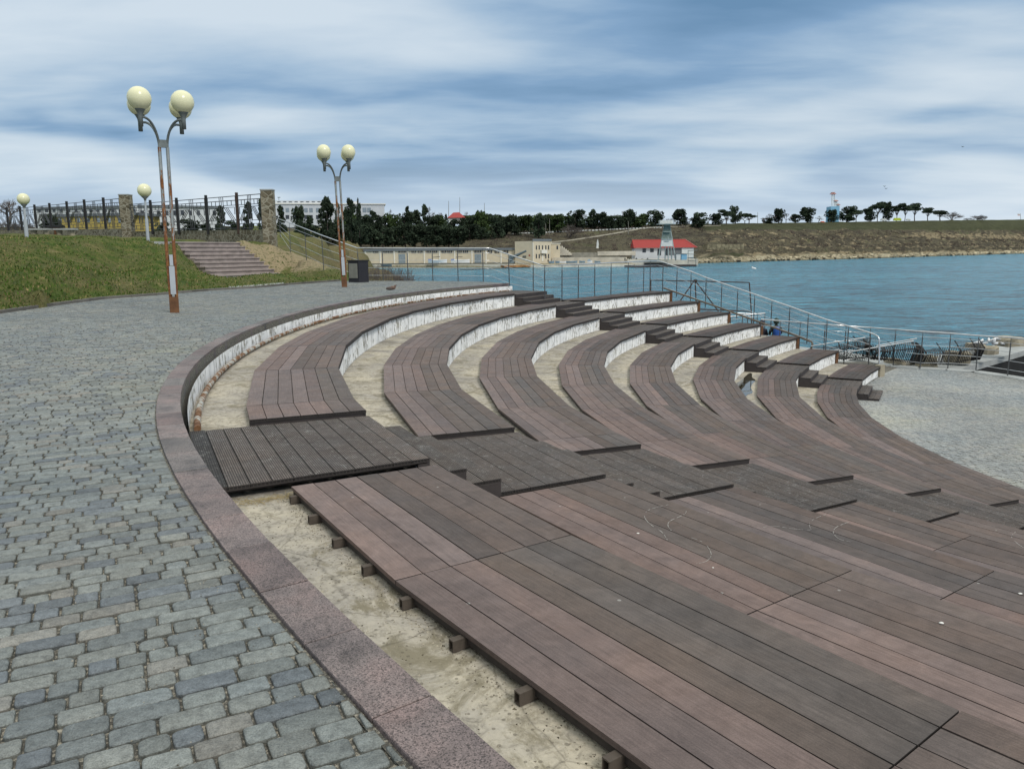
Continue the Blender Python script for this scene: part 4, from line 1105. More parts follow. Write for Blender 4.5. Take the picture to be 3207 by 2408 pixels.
# ------------------------------------------------------------------ broken bar fence on the lower quay
def bar_fence(label, tops, bots, D, nb, seed, lean=0., group='bent iron bar fences on the lower quay', posts=(0, -1), hook=.35):
    rg = np.random.default_rng(seed)
    root = thing('bar_fence', label, 'bar fence', at(bots[0][0], bots[0][1], D[0]), group)
    def interp(L, f):
        x = f*(len(L) - 1); i = min(int(x), len(L) - 2); t = x - i
        return tuple(L[i][k] + (L[i + 1][k] - L[i][k])*t for k in range(2))
    mb = MB(); rails = {.12: [], .74: []}
    for i in range(nb + 1):
        f = i/nb; Dd = D[0] + (D[1] - D[0])*f
        a = at(*interp(bots, f), Dd); b = at(*interp(tops, f), Dd)
        b = b + Vector((lean, 0, 0)); bend = a.lerp(b, .72) + Vector((rg.normal(0, .008), -.16 + rg.normal(0, .01), 0))
        mb.tube([a, bend, b + Vector((.05, .12, 0))], .017, 5, caps=False)
        rails[.12].append(a.lerp(b, .1)); rails[.74].append(bend)
    mb.build('bars', MT['black'], root)
    mb = MB()
    for L in rails.values(): mb.tube(L, .02, 5)
    mb.build('rail', MT['black'], root)
    for f in posts:
        Dd = D[0] + (D[1] - D[0])*f; a = at(*interp(bots, f), Dd); b = at(*interp(tops, f), Dd)
        bend = a.lerp(b, .75) + Vector((0, -.2, 0)); mb = MB()
        mb.tube([a, bend, b + Vector((-.06, .1, .1)), b + Vector((-.12, .14, .1 + hook*.5))], .022, 6); mb.build('post', MT['black'], root)
bar_fence('leftmost bent black bar fence section behind the foot of the sloping railing', [(2590, 1092), (2660, 1068), (2708, 1062)], [(2560, 1132), (2640, 1128), (2712, 1127)], (30.9, 30.6), 26, 1, .12, posts=(.3, .75), hook=.1)
bar_fence('second bent black bar fence section leaning right below fallen handrails', [(2708, 1060), (2720, 1078), (2790, 1092)], [(2700, 1122), (2735, 1126), (2770, 1130)], (30.7, 30.4), 16, 2, -.05, posts=(.5,), hook=.0)
bar_fence('middle sagging black bar fence section in the broken quay fence', [(2728, 1094), (2790, 1082), (2862, 1072), (2885, 1086)], [(2728, 1126), (2790, 1130), (2850, 1136), (2885, 1140)], (30.2, 29.9), 34, 3, .05, posts=(.05, .35, .66, .97), hook=.05)
bar_fence('right-hand tall black bar fence section ending beside the gulls and rubble', [(2885, 1104), (2930, 1092), (2990, 1086), (3040, 1078), (3078, 1076)], [(2870, 1138), (2930, 1142), (2975, 1144), (3040, 1130), (3068, 1126)], (30., 30.6), 44, 4, .0, posts=(.08, .32, .57, .83, 1.), hook=.22)
for i, (a, b, lab) in enumerate((((2540, 1084), (2710, 1057), 'upper fallen white handrail tube lying over the left broken fence'), ((2632, 1107), (2862, 1068), 'lower fallen white handrail tube crossing the middle broken fence'), ((2745, 1083), (2872, 1060), 'short fallen white handrail tube above the middle broken fence'))):
    mb = MB(); mb.tube([at(*a, 30.1), at(*b, 29.9)], .022, 7)
    tag(mb.build('fallen_handrail', MT['steel'], origin=at(*a, 30.1)), lab, 'fallen handrail', 'fallen handrails')
# quay behind the broken fence, with a dark basin between
def poly_at(L, z): return [(onz(x, y, z).x, onz(x, y, z).y) for x, y in L]
mb = MB(); zq = ZB - .12
q1 = [onz(2967, 1158, ZB), onz(3207, 1098, zq), onz(3330, 1066, zq), onz(3330, 1045, zq), onz(3060, 1090, zq), onz(2860, 1128, zq), onz(2600, 1132, zq), onz(2600, 1142, ZB)]
mb.prism([(p.x, p.y) for p in q1], zq - .25, zq)
mb.build('x', MT['promen']).name = 'quay_slab'; tag(bpy.data.objects['quay_slab'], kind='structure')
mb = MB(); a, b = q1[0], q1[1]; b2 = q1[2]
mb.prism([(p.x, p.y) for p in (a + Vector((0, .04, 0)), b + Vector((0, .04, 0)), b2 + Vector((0, .04, 0)), b2 + Vector((0, 1.2, 0)), a + Vector((0, 1.2, 0)))], -7, zq - .26)
tag(mb.build('basin_wall', MT['darkwall'], origin=a), 'dark wall of the basin below the pale quay slab at the right edge', 'basin wall')  # wall face coloured near black
mb = MB(); mb.face([(p.x, p.y, WZ + .3) for p in (a, b2, b2 + Vector((6, -9, 0)), Vector((14, 24, 0)))])
tag(mb.build('basin_water', plain('dark_water', (.01, .012, .012), .2), origin=a), kind='structure')
# rubble blocks
for i, (x, y, w, h, D, lab) in enumerate(((3088, 1090, 60, 18, 31.5, 'broad pale broken stone slab beside the right end of the bar fence'), (3160, 1064, 90, 20, 33, 'mossy stone block at the right edge beyond the gulls'),
        (2905, 1128, 60, 28, 30.8, 'ochre limestone block behind the bars of the right fence section'), (3000, 1112, 70, 26, 31.4, 'rusty stained limestone slab behind the right fence section'), (3055, 1080, 50, 10, 33.5, 'low flat rock under the gulls'), (2800, 1132, 60, 16, 31, 'small pale rock behind the middle broken fence'))):
    c = at(x, y, D); W = w/F*D; Hh = h/F*D; rg = np.random.default_rng(i + 20)
    mb = MB(); ring0 = []; N_ = 9
    for lv, (zf, rf) in enumerate(((-.9, 1.05), (.2, 1.0), (.45, .85))):
        for k in range(N_):
            a = 2*pi*k/N_; rr = rf*(1 + rg.normal(0, .09))
            ring0.append((c.x + cos(a)*W/2*rr, c.y + sin(a)*.5*rr, c.z + zf*Hh + rg.normal(0, .02)))
    mb.raw(ring0, [[l*N_ + k, l*N_ + (k + 1) % N_, (l + 1)*N_ + (k + 1) % N_, (l + 1)*N_ + k] for l in range(2) for k in range(N_)] + [list(range(2*N_, 3*N_))])
    tag(mb.build('rock', MT['rubble'], origin=c), lab, 'rock')
# puddle between rows six and seven
mb = MB(); cpd = []
for i in range(22):
    a = 2*pi*i/22; cpd.append(C(160.5 + 6.2*cos(a)*(1 + .2*sin(3*a)), -10.37 + .24*sin(a)*(1 + .25*sin(5*a)), zk(7) - .079))
mb.face(cpd); MPUD = plain('puddle_water', (.05, .045, .03), .03, 0, .3, 4, .6)
tag(mb.build('puddle', MPUD, origin=cpd[0]), 'still dark puddle on the concrete tread between the sixth and seventh bench rows', 'puddle')

# ------------------------------------------------------------------ people, birds
def skin_body(name, verts, edges, radii, mat, parent, root_i=0, sub=2):
    me = bpy.data.meshes.new(name); me.from_pydata([tuple(Vector(v)) for v in verts], edges, []); me.materials.append(mat)
    o = bpy.data.objects.new(name, me); COL.objects.link(o); o.parent = parent
    m = o.modifiers.new('Skin', 'SKIN'); m.use_smooth_shade = True
    lay = me.skin_vertices[0] if me.skin_vertices else None
    if lay is None:
        bm = __import__('bmesh').new(); bm.from_mesh(me); bm.verts.layers.skin.verify(); bm.to_mesh(me); bm.free(); lay = me.skin_vertices[0]
    for i, r in enumerate(radii): lay.data[i].radius = r if isinstance(r, tuple) else (r, r)
    for i in range(len(radii)): lay.data[i].use_root = (i == root_i)
    s = o.modifiers.new('Sub', 'SUBSURF'); s.levels = sub; s.render_levels = sub
    return o
def seated(label, px, pyhead, D, jacket, hood, rz, pack=None, hair=None, h=1.0):
    head = at(px, pyhead, D); base = head - Vector((0, 0, .86))
    root = thing('person', label, 'person', base)
    loc = Vector(base)
    V = [(0, 0, .08), (0, -.01, .25), (0, -.02, .42), (0, 0, .54), (0, .02, .62), (0, .03, .70),
         (-.17, 0, .52), (-.23, .04, .36), (-.22, .2, .24), (-.14, .36, .22), (.17, 0, .52), (.23, .04, .36), (.22, .2, .24), (.14, .36, .22),
         (-.1, .05, .06), (-.12, .42, .08), (-.12, .46, -.3), (-.12, .56, -.34), (.1, .05, .06), (.12, .42, .08), (.12, .46, -.3), (.12, .56, -.34)]
    E = [(0, 1), (1, 2), (2, 3), (3, 4), (4, 5), (3, 6), (6, 7), (7, 8), (8, 9), (3, 10), (10, 11), (11, 12), (12, 13), (0, 14), (14, 15), (15, 16), (16, 17), (0, 18), (18, 19), (19, 20), (20, 21)]
    Rr = [(.17, .13), (.16, .12), (.19, .13), (.15, .11), .07, .06, .085, .07, .055, .04, .085, .07, .055, .04, .1, .085, .06, .045, .1, .085, .06, .045]
    skin_body('body', V, E, Rr, jacket, root)
    mb = MB(); mb.sphere(loc + Vector((0, .03, .80)), .105, 16, sc3=(.92, 1.05, 1.15)); mb.build('head', MT['skin'], root)
    mb = MB(); mb.sphere(loc + Vector((0, .005, .82)), .125, 16, sc3=(1, 1.02, 1.12)); mb.build('beanie' if not pack else 'hood', hood, root)
    if pack:
        mb = MB(); c = loc + Vector((0, -.2, .36))
        prof = [(.001, -.24), (.13, -.23), (.16, -.1), (.16, .08), (.13, .2), (.06, .25), (.001, .26)]
        mb.lathe(c, prof, 12, sy=.65); mb.build('backpack', pack, root)
    root.rotation_euler = (0, 0, rz); return root
NAVY = plain('navy_jacket', (.018, .02, .035), .8); OLIVE = plain('dark_olive_jacket', (.022, .032, .026), .85, 0, .3, 8)
BLUEP = plain('blue_backpack', (.02, .09, .36), .6, 0, .3, 12); BEAN = plain('dark_knit_hat', (.022, .02, .035), .9)
GREENH = plain('dark_green_hood', (.03, .05, .035), .85)
seated('person seated seen from behind in dark navy jacket and knit beanie', 2386, 1010, 33.2, NAVY, BEAN, rad(-15))
seated('person seated seen from behind in dark green hood with bright blue backpack', 2432, 1003, 32.8, OLIVE, GREENH, rad(-5), BLUEP)
for px, D in ((2386, 33.2), (2432, 32.8)):
    pass
a = at(2386, 1010, 33.2); mb = MB(); mb.box((a.x + .45, a.y + .25, (a.z - .86 + ZB)/2 - .02), (1.5, .4, a.z - .86 - ZB + .04)); MB_LEDGE = mb
tag(mb.build('concrete_ledge', MT['promen'], origin=(a.x + .7, a.y + .1, ZB)), 'plain concrete ledge on which the two people sit, behind the bench ends', 'ledge')
mb = MB(); q = [(E1.x + .2, E1.y + .3), (E0.x + .3, E0.y + .2), (18, 29.6), (16.4, 34), (13, 40), (8, 44), (6.6, 38)]
mb.prism(q, ZB - 2.5, ZB - .14); tag(mb.build('promenade', MT['promen']), kind='structure')

# pigeon on the kerb
def bird(name, label, cat, p, s, body, head, wing, rz, group=None, legs=True):
    root = thing(name, label, cat, p, group)
    V = [(0, -.16, .10), (0, -.07, .115), (0, .03, .12), (0, .09, .15), (0, .115, .19), (0, .125, .215)]
    skin_body('body', [Vector(v)*s for v in V], [(i, i + 1) for i in range(5)], [tuple(x*s for x in r) for r in ((.018, .012), (.05, .045), (.062, .062), (.042, .045), (.026, .028), (.026, .026))], body, root, 2)
    P_ = Vector(p)
    mb = MB(); mb.tube([P_ + Vector((0, .145*s, .212*s)), P_ + Vector((0, .185*s, .203*s))], [.009*s, .002*s], 6); mb.build('beak', MT['rust'], root)
    for sx in (-1, 1):
        mb = MB(); mb.sphere(P_ + Vector((sx*.052*s, -.04*s, .118*s)), .075*s, 10, sc3=(.25, 1.35, .62)); mb.build('wing', wing, root)
        if legs:
            mb = MB(); mb.tube([P_ + Vector((sx*.025*s, .01*s, .07*s)), P_ + Vector((sx*.025*s, .015*s, 0))], .006*s, 5); mb.build('leg', MT['rust'], root)
    root.rotation_euler = (0, 0, rz)
PB, PW = plain('pigeon_brown', (.16, .10, .075), .8, 0, .3, 20), plain('pigeon_wing', (.10, .075, .065), .8, 0, .3, 30)
pp_ = onz(1226, 917, .015)
bird('pigeon', 'brown pigeon resting on the edge of the granite kerb', 'pigeon', pp_, 1.15, PB, PB, PW, rad(-100), legs=False)
GW, GG = plain('gull_white', (.72, .72, .72), .7, 0, .05), plain('gull_grey', (.35, .37, .39), .7, 0, .1)
for i, (x, y) in enumerate(((3058, 1079), (3074, 1073), (3096, 1070), (3110, 1070), (3122, 1067), (3085, 1081), (3116, 1082), (3141, 1082), (3163, 1079), (3108, 1076), (3181, 1080))):
    bird('gull', '%s gull from the left in the flock resting on the quay rubble' % ORD[i], 'gull', at(x, y + 3, 32.5 + .2*(i % 3)), .95, GW, GW, GG, rng.uniform(0, 6), 'gulls resting on the rubble')
# small litter on the decks
def pebble(x, y, k, r, mat, label):
    p = onz(x, y, zk(k) + .001 - ZA); rg = np.random.default_rng(x)
    mb = MB(); mb.sphere(p + Vector((0, 0, r*.35)), r, 10, sc3=(1.25, .9, .45)); tag(mb.build('pebble', mat, origin=p), label, 'pebble', 'pebbles and shells on the decks')
WHT = plain('white_pebble', (.7, .68, .64), .7, 0, .1)
pebble(1998, 1671, 2, .009, WHT, 'pale pebble on the second near deck below chalk loops'); pebble(2233, 1778, 2, .006, WHT, 'small white pebble on the second near deck beside a board joint')
pebble(2948, 1952, 2, .011, WHT, 'round white shell near the right side of the second near deck'); pebble(3195, 1860, 3, .012, WHT, 'white shell at the right edge of the third near deck')
pebble(2240, 1519, 3, .009, WHT, 'white speck-like pebble on the third ribbed landing'); pebble(1330, 2095, 1, .008, WHT, 'tiny white pebble at the granite joint') if False else None
# faint chalk drawings on the near decks
def chalk(k, pts, w=.006):
    mb = MB(); P = [onz(x, y, zk(k) + .0035 - ZA) for x, y in pts]
    Q = []
    for i in range(len(P) - 1):
        for j in range(6):
            t = j/6; p0, p1, p2, p3 = P[max(i - 1, 0)], P[i], P[i + 1], P[min(i + 2, len(P) - 1)]
            Q.append(.5*((2*p1) + (p2 - p0)*t + (2*p0 - 5*p1 + 4*p2 - p3)*t*t + (3*p1 - p0 - 3*p2 + p3)*t**3))
    Q.append(P[-1])
    for a, b in zip(Q[:-1], Q[1:]):
        if rng.random() < .25: continue
        mb.bar(a, b, w*rng.uniform(.3, .9), .001)
    o = mb.build('chalk_line', MT['chalk'], DK[k]); return o
DK = {}
for ob in bpy.data.objects:
    if ob.get('label', '').startswith('long plank deck'):
        for k in range(1, 9):
            if ORD[k - 1] + ' row' in ob['label']: DK[k] = ob
chalk(2, [(2092, 1580), (2035, 1595), (2018, 1615), (2035, 1640), (2072, 1665), (2090, 1690)])
chalk(2, [(2150, 1600), (2140, 1612), (2100, 1630), (2092, 1645), (2102, 1660)])
chalk(2, [(2165, 1683), (2205, 1700), (2227, 1732), (2215, 1755), (2180, 1765)], .004)
chalk(3, [(2390, 1650), (2435, 1648), (2480, 1655), (2545, 1660)]); chalk(3, [(2590, 1608), (2550, 1625), (2535, 1640), (2540, 1658)], .005)
chalk(3, [(2658, 1634), (2620, 1650), (2610, 1668), (2630, 1688), (2668, 1697)])
chalk(4, [(3180, 1665), (3168, 1680), (3185, 1700), (3207, 1715)], .005)
# ------------------------------------------------------------------ far shore across the bay
def tab(x, T_): 
    for (a, b) in zip(T_[:-1], T_[1:]):
        if x <= b[0] or b is T_[-1]:
            t = max(0, min(1, (x - a[0])/(b[0] - a[0]))); return a[1] + (b[1] - a[1])*t
HZ = lambda x: 803 - .0084*x
SHY = [(-400, 837), (1000, 838), (1230, 838.5), (1600, 838), (1980, 834), (2140, 829), (2200, 824.5), (2400, 818.5), (2700, 810.5), (3000, 801), (3207, 794.5), (3700, 789)]
RY = [(-400, 712), (1600, 707), (2000, 704), (2400, 699), (2700, 694.5), (3000, 690), (3207, 688), (3700, 686)]
RD = [(-400, 540), (1600, 520), (2000, 520), (2400, 600), (2700, 690), (3000, 850), (3207, 1050), (3700, 1500)]
EYW = EYE - WZ
def shoreD(x): return EYW*F/(tab(x, SHY) - HZ(x))*.999
def ridge(x): D = tab(x, RD); return D, at(x, tab(x, RY), D).z
# profile in normalised (t, height fraction) ; for the harbour a flat quay first
def prof(x, t):
    D0 = shoreD(x); D1, z1 = ridge(x); D = D0 + t*(D1 - D0)
    wild = max(0., min(1., (x - 2170)/60.))
    # harbour: quay at -4.2 for 30 m then rising
    tq = 26/(D1 - D0)
    if t < .004: zh = -4.3
    elif t < tq*1.0: zh = -4.0
    else:
        u = (t - tq)/(1 - tq); zh = -4.0 + (z1 + 4.0)*(u**.85)
    pts = [(0, -5.2), (.006, -4.5), (.04, -3.4), (.07, -1.8), (.12, -.6), (.16, 2.2), (.30, 4.6), (.34, 7.2), (.52, 10.5), (.57, 13.8), (.72, .74), (1, 1)]
    zr = tab(t, [(a, (b if a < .7 else z1*b) if a >= .7 else min(b, z1*b/18.5) if b > 0 else b) for a, b in pts])
    return D, zh*(1 - wild) + zr*wild, wild
XS = list(range(-420, 3721, 9)); TS = [0, .001, .003, .006, .01, .02, .04, .06, .08, .1, .12, .14, .16, .19, .23, .27, .31, .34, .38, .44, .5, .54, .58, .64, .7, .76, .82, .88, .94, 1., 1.06, 1.3, 2.2]
VV = []; SO = []
rg = np.random.default_rng(5); NZ = rg.normal(0, 1, (len(TS), len(XS)))
for _ in range(2): NZ = (NZ + np.roll(NZ, 1, 1)*.7 + np.roll(NZ, 1, 0)*.25)/1.35
for j, t in enumerate(TS):
    for i, x in enumerate(XS):
        D, z, w = prof(x, min(t, 1.)); 
        if t > 1: D = D*(1 + (t - 1)*1.); z = z - .6
        amp = .55*w*(1 if .02 < t < .66 else .15) + (.12 if w < .5 and t > .2 else 0)
        if t == 0: z = WZ - 1.5; D -= .5
        z += NZ[j, i]*amp*min(1, t*25); 
        D *= 1 + (.0035*math.sin(x*.045) + .002*math.sin(x*.13 + 2))*w*(1 if t < .1 else 0)
        p = at(x, 800, D); VV.append((p.x, p.y, z))
        rock = (.55 if .03 < t < .11 else .42 if .14 < t < .2 else .34 if .27 < t < .36 else .4 if .5 < t < .57 else .22)*w + .16*(1 - w)
        if x > 2850 and .5 < t < .6: rock = .6
        lawn = (1. if t > .64 else .25 if .58 < t else .1)*w + .12*(1 - w)
        if x < 2300: lawn = min(lawn, .35 + (x > 2150)*.3)
        if 2170 < x < 2330 and .07 < t < .12: lawn = .9; rock = 0
        pale = (.95 if .005 < t < .06 else .3 if t < .08 else 0)*w + ((.9 if t < 26/(tab(x, RD) - shoreD(x)) else 0)*(1 - w) if x > 1150 else 0)
        SO.append((rock, lawn, pale, 1))
nx = len(XS); FF = [[j*nx + i, j*nx + i + 1, (j + 1)*nx + i + 1, (j + 1)*nx + i] for j in range(len(TS) - 1) for i in range(nx - 1)]
me = bpy.data.meshes.new('far_shore'); me.from_pydata(VV, [], FF); me.materials.append(MT['land'])
a_ = me.attributes.new('soil', 'FLOAT_COLOR', 'POINT'); a_.data.foreach_set('color', np.array(SO, dtype=np.float32).ravel())
o = bpy.data.objects.new('far_shore', me); COL.objects.link(o); tag(o, kind='structure')
def hit(px, py):
    """distance and height of the far ground seen at this pixel"""
    best = None
    for i in range(0, 401):
        t = i/400; D, z, w = prof(px, t); y = proj(at(px, 800, D)*1 if False else (at(px, 800, D).x, at(px, 800, D).y, z))[1]
        if y <= py: return D, z
    return D, z

# ---- trees
def leafclump(mb, c, r, n, size, rg, flat=1., dark=1.):
    for _ in range(n):
        v = Vector(rg.normal(0, 1, 3)); v.normalize(); v = Vector((v.x, v.y, v.z*flat)); q = Vector(c) + v*r*(rg.uniform(.35, 1.)**.5)
        a, b = Vector(rg.normal(0, 1, 3)).normalized(), Vector(rg.normal(0, 1, 3)).normalized(); s = size*rg.uniform(.6, 1.4)
        g = rg.uniform(.55, 1.5)*dark
        mb.face([q - a*s, q + b*s*.8, q + a*s, q - b*s*.6 + v*s*.3], 0, (g, g, g))
def tree_proto(kind, seed):
    rg = np.random.default_rng(seed); cr, tr = MB(), MB(); ls = []
    if kind == 'round':      # dense dark pine, width 1 (radius .5) height 1
        tr.tube([(0, 0, 0), (.02, 0, .3), (0, .02, .75)], [.035, .028, .01], 6)
        for _ in range(30):
            z = rg.uniform(.14, .9); R = .44*math.sqrt(max(.05, 1 - ((z - .48)/.5)**2)); a = rg.uniform(0, 2*pi); q = R*rg.uniform(.3, .95)
            leafclump(cr, (q*cos(a), q*sin(a), z), rg.uniform(.12, .19), 60, .05, rg, .75, rg.uniform(.75, 1.2))
            if rg.random() < .4: tr.tube([(0, 0, z - .15), (q*cos(a), q*sin(a), z)], [.012, .004], 4)
    elif kind == 'cone':
        tr.tube([(0, 0, 0), (0, 0, .95)], [.03, .006], 6)
        for _ in range(46):
            z = rg.uniform(.07, .97); R = .46*(1 - z)**.8 + .03; a = rg.uniform(0, 2*pi); q = R*rg.uniform(.3, 1.)
            leafclump(cr, (q*cos(a), q*sin(a), z), rg.uniform(.07, .13), 46, .045, rg, .55, rg.uniform(.75, 1.2))
    elif kind == 'cypress':
        tr.tube([(0, 0, 0), (0, 0, .8)], [.05, .02], 6)
        for _ in range(40):
            z = rg.uniform(.05, .95); R = .42*math.sqrt(max(0.02, 1 - z**2.2)); a = rg.uniform(0, 2*pi); q = R*rg.uniform(.4, .85)
            leafclump(cr, (q*cos(a), q*sin(a), z), .09, 46, .045, rg, 1., rg.uniform(.8, 1.15))
    elif kind == 'umbrella':
        tops = [(rg.uniform(-.3, .3), rg.uniform(-.3, .3), rg.uniform(.58, .86)) for _ in range(9)]
        tr.tube([(0, 0, 0), (.03, 0, .25), (-.02, .02, .5)], [.03, .025, .018], 6)
        for (x, y, z) in tops:
            tr.tube([(.02, 0, .3), (x*.6, y*.6, z*.75), (x, y, z)], [.016, .01, .004], 4)
            for _ in range(4):
                leafclump(cr, (x + rg.normal(0, .08), y + rg.normal(0, .08), z + rg.normal(0, .03)), .15, 52, .045, rg, .42, rg.uniform(.8, 1.3))
    elif kind in ('bare', 'bush'):
        def br(p, d, L, r, lev):
            q = p + d*L; tr.tube([p, p + d*L*.5 + Vector(rg.normal(0, .012, 3)), q], [r, r*.8, r*.6], 3, caps=False)
            if lev == 0: return
            for _ in range(3 if lev > 1 else 4):
                dd = (d + Vector(rg.normal(0, .5, 3))).normalized(); dd = Vector((dd.x, dd.y, abs(dd.z)*.8 + .1)).normalized()
                br(p + d*L*rg.uniform(.55, 1), dd, L*rg.uniform(.6, .8), r*.6, lev - 1)
        if kind == 'bare': br(Vector((0, 0, 0)), Vector((0, 0, 1)), .3, .03, 5)
        else:
            for _ in range(6): br(Vector((0, 0, 0)), Vector((rg.normal(0, .6), rg.normal(0, .6), 1)).normalized(), .32, .022, 5)
    return cr, tr
KN = {'round': ('pine_tree', 'leafd'), 'cone': ('conifer_tree', 'leafd'), 'cypress': ('cypress_tree', 'leafd'), 'umbrella': ('umbrella_pine', 'leafd'),
      'olive': ('olive_tree', 'leafg'), 'bare': ('bare_tree', 'twig'), 'bush': ('bare_bush', 'twig')}
PROTO = {}
def place_tree(kind, px, ptop, pbase, wpx, D, z, label, group, var=None):
    v = (var if var is not None else int(rng.integers(3)))
    key = (kind, v)
    top = at(px, ptop, D); h = top.z - z; w = wpx/F*D; p = Vector((top.x, top.y, z))
    name, mt = KN[kind]
    if key not in PROTO:
        cr, tr = tree_proto('round' if kind == 'olive' else kind, 100 + v*7 + len(kind))
        root = thing(name, label, name.replace('_', ' ') if kind != 'bush' else 'bush', (0, 0, 0), group)
        if cr.f: cr.build('crown', MT[mt], root)
        tr.build('trunk' if kind not in ('bush',) else 'branches', MT['twig'] if kind in ('bare', 'bush') else MT['bark'], root)
        PROTO[key] = root
    else:
        root = dup(PROTO[key], p, label=label, group=group); root.name = name
    root.location = p; root.scale = (w*1.05, w*1.05, h*1.02); root.rotation_euler = (0, 0, rng.uniform(0, 6.28))
    return root
CNT = {}
def ordlab(fmt, key):
    i = CNT.get(key, 0); CNT[key] = i + 1; return fmt % (ORD[i] if i < len(ORD) else 'number %d' % (i + 1))
FMT = {'round': 'dark rounded pine along the far ridge, %s such pine from the left', 'olive': 'olive green bushy tree along the far ridge, %s of these from the left',
       'umbrella': 'flat-crowned umbrella pine on the far headland, %s from the left', 'bare': 'leafless grey tree on the far skyline, %s from the left',
       'bush': 'reddish leafless bush on the far slope, %s from the left', 'cone': 'dark pointed conifer along the far ridge, %s from the left', 'cypress': 'narrow dark cypress in front of the white building'}
far = [('olive', 1480, 674, 712, 44), ('olive', 1520, 671, 712, 50), ('bare', 1455, 655, 700, 40), ('olive', 1560, 673, 712, 46), ('bare', 1545, 657, 700, 52), ('round', 1587, 676, 735, 44), ('round', 1612, 673, 738, 42),
  ('olive', 1641, 675, 728, 50), ('round', 1687, 669, 745, 52), ('olive', 1720, 672, 726, 44), ('olive', 1748, 671, 728, 48), ('bush', 1783, 690, 745, 56), ('round', 1803, 655, 722, 54), ('bare', 1822, 641, 700, 60), ('cone', 1856, 656, 716, 38),
  ('round', 1885, 666, 718, 38), ('round', 1911, 675, 720, 28), ('round', 1938, 674, 716, 36), ('bare', 1945, 652, 700, 60), ('round', 1968, 657, 714, 40), ('olive', 2011, 670, 704, 46), ('round', 2056, 657, 711, 48),
  ('bare', 2095, 672, 704, 36), ('round', 2133, 655, 709, 46), ('round', 2192, 664, 715, 52), ('round', 2243, 668, 707, 40), ('umbrella', 2276, 654, 704, 46), ('round', 2305, 643, 699, 36), ('umbrella', 2347, 667, 701, 46),
  ('round', 2405, 682, 700, 34), ('bare', 2412, 656, 700, 46), ('round', 2440, 654, 699, 38), ('bare', 2464, 655, 700, 40), ('round', 2491, 671, 697, 32), ('round', 2532, 650, 693, 50), ('bare', 2566, 672, 698, 44),
  ('round', 2606, 657, 693, 38), ('round', 2655, 645, 692, 52), ('umbrella', 2684, 652, 691, 36), ('round', 2725, 650, 690, 38), ('umbrella', 2752, 629, 692, 40), ('round', 2779, 633, 694, 34), ('umbrella', 2812, 636, 691, 38),
  ('umbrella', 2838, 634, 690, 32), ('umbrella', 2869, 633, 690, 42), ('umbrella', 2909, 648, 690, 40), ('umbrella', 2947, 657, 690, 50), ('bush', 2984, 656, 691, 52), ('bush', 3064, 668, 691, 44), ('bush', 3035, 680, 691, 24), ('bush', 3082, 676, 691, 22)]
far += [('olive', 1470 + i*37 + (i % 3)*5, 674 + (i*7) % 6, 713, 56) for i in range(15)] + [('bare', 2160 + i*58, 672 - (i*5) % 9, 700, 48) for i in range(5)]
far = [(k_, x_, t_, b_, w_*(1.22 if x_ < 2150 else 1.1)) for k_, x_, t_, b_, w_ in far]
for kd, x, yt, yb, w in sorted(far, key=lambda t: t[1]):
    D, z = hit(x, yb)
    place_tree(kd, x, yt, yb, w, D, z - .3, ordlab(FMT[kd], kd), {'round': 'dark pines on the far ridge', 'olive': 'olive green trees on the far ridge', 'umbrella': 'umbrella pines on the headland'}.get(kd))
# grove of dark pines behind the boathouse
for i in range(13):
    x = 1096 + i*34 + rng.uniform(-6, 6); D = 395 + rng.uniform(-6, 6)
    zb = at(x, 774 - (i in (11, 12))*22, D).z
    place_tree('round', x, 703 + rng.uniform(-6, 10), 0, 62 + rng.uniform(-6, 10), D, max(zb, -3), 'dark pine in the front row of the grove above the boathouse, %s from the left' % ORD[i], 'front row pines above the boathouse')
for i in range(15):
    x = 1060 + i*35 + rng.uniform(-8, 8); D = 440 + rng.uniform(-8, 8)
    place_tree(('round', 'olive', 'round', 'cone')[i % 4], x, 669 + (22 if 1385 < x < 1475 else 0) + rng.uniform(-8, 10), 0, 64 + rng.uniform(-8, 12), D, at(x, 750, D).z, 'dark tree in the rear row of the grove above the boathouse, %s from the left' % ORD[i], 'rear row trees above the boathouse')
for kd, x, yt, w, lab in (('cone', 1276, 647, 34, 'tall pointed conifer rising above the grove left of centre'), ('cone', 1329, 643, 40, 'tall dark conifer rising beside the large leafless trees'),
        ('bare', 1347, 636, 52, 'largest leafless tree above the grove beside the tall conifer'), ('bare', 1378, 645, 46, 'leafless tree on the skyline between the grove and the small red roof'),
        ('bare', 1222, 646, 44, 'leafless tree just right of the white building'), ('bare', 1258, 654, 40, 'second leafless tree right of the white building'), ('cone', 1396, 672, 18, 'small pointed conifer beside the small red-roofed house')):
    place_tree(kd, x, yt, 0, w, 470, at(x, 712, 470).z, lab, None)
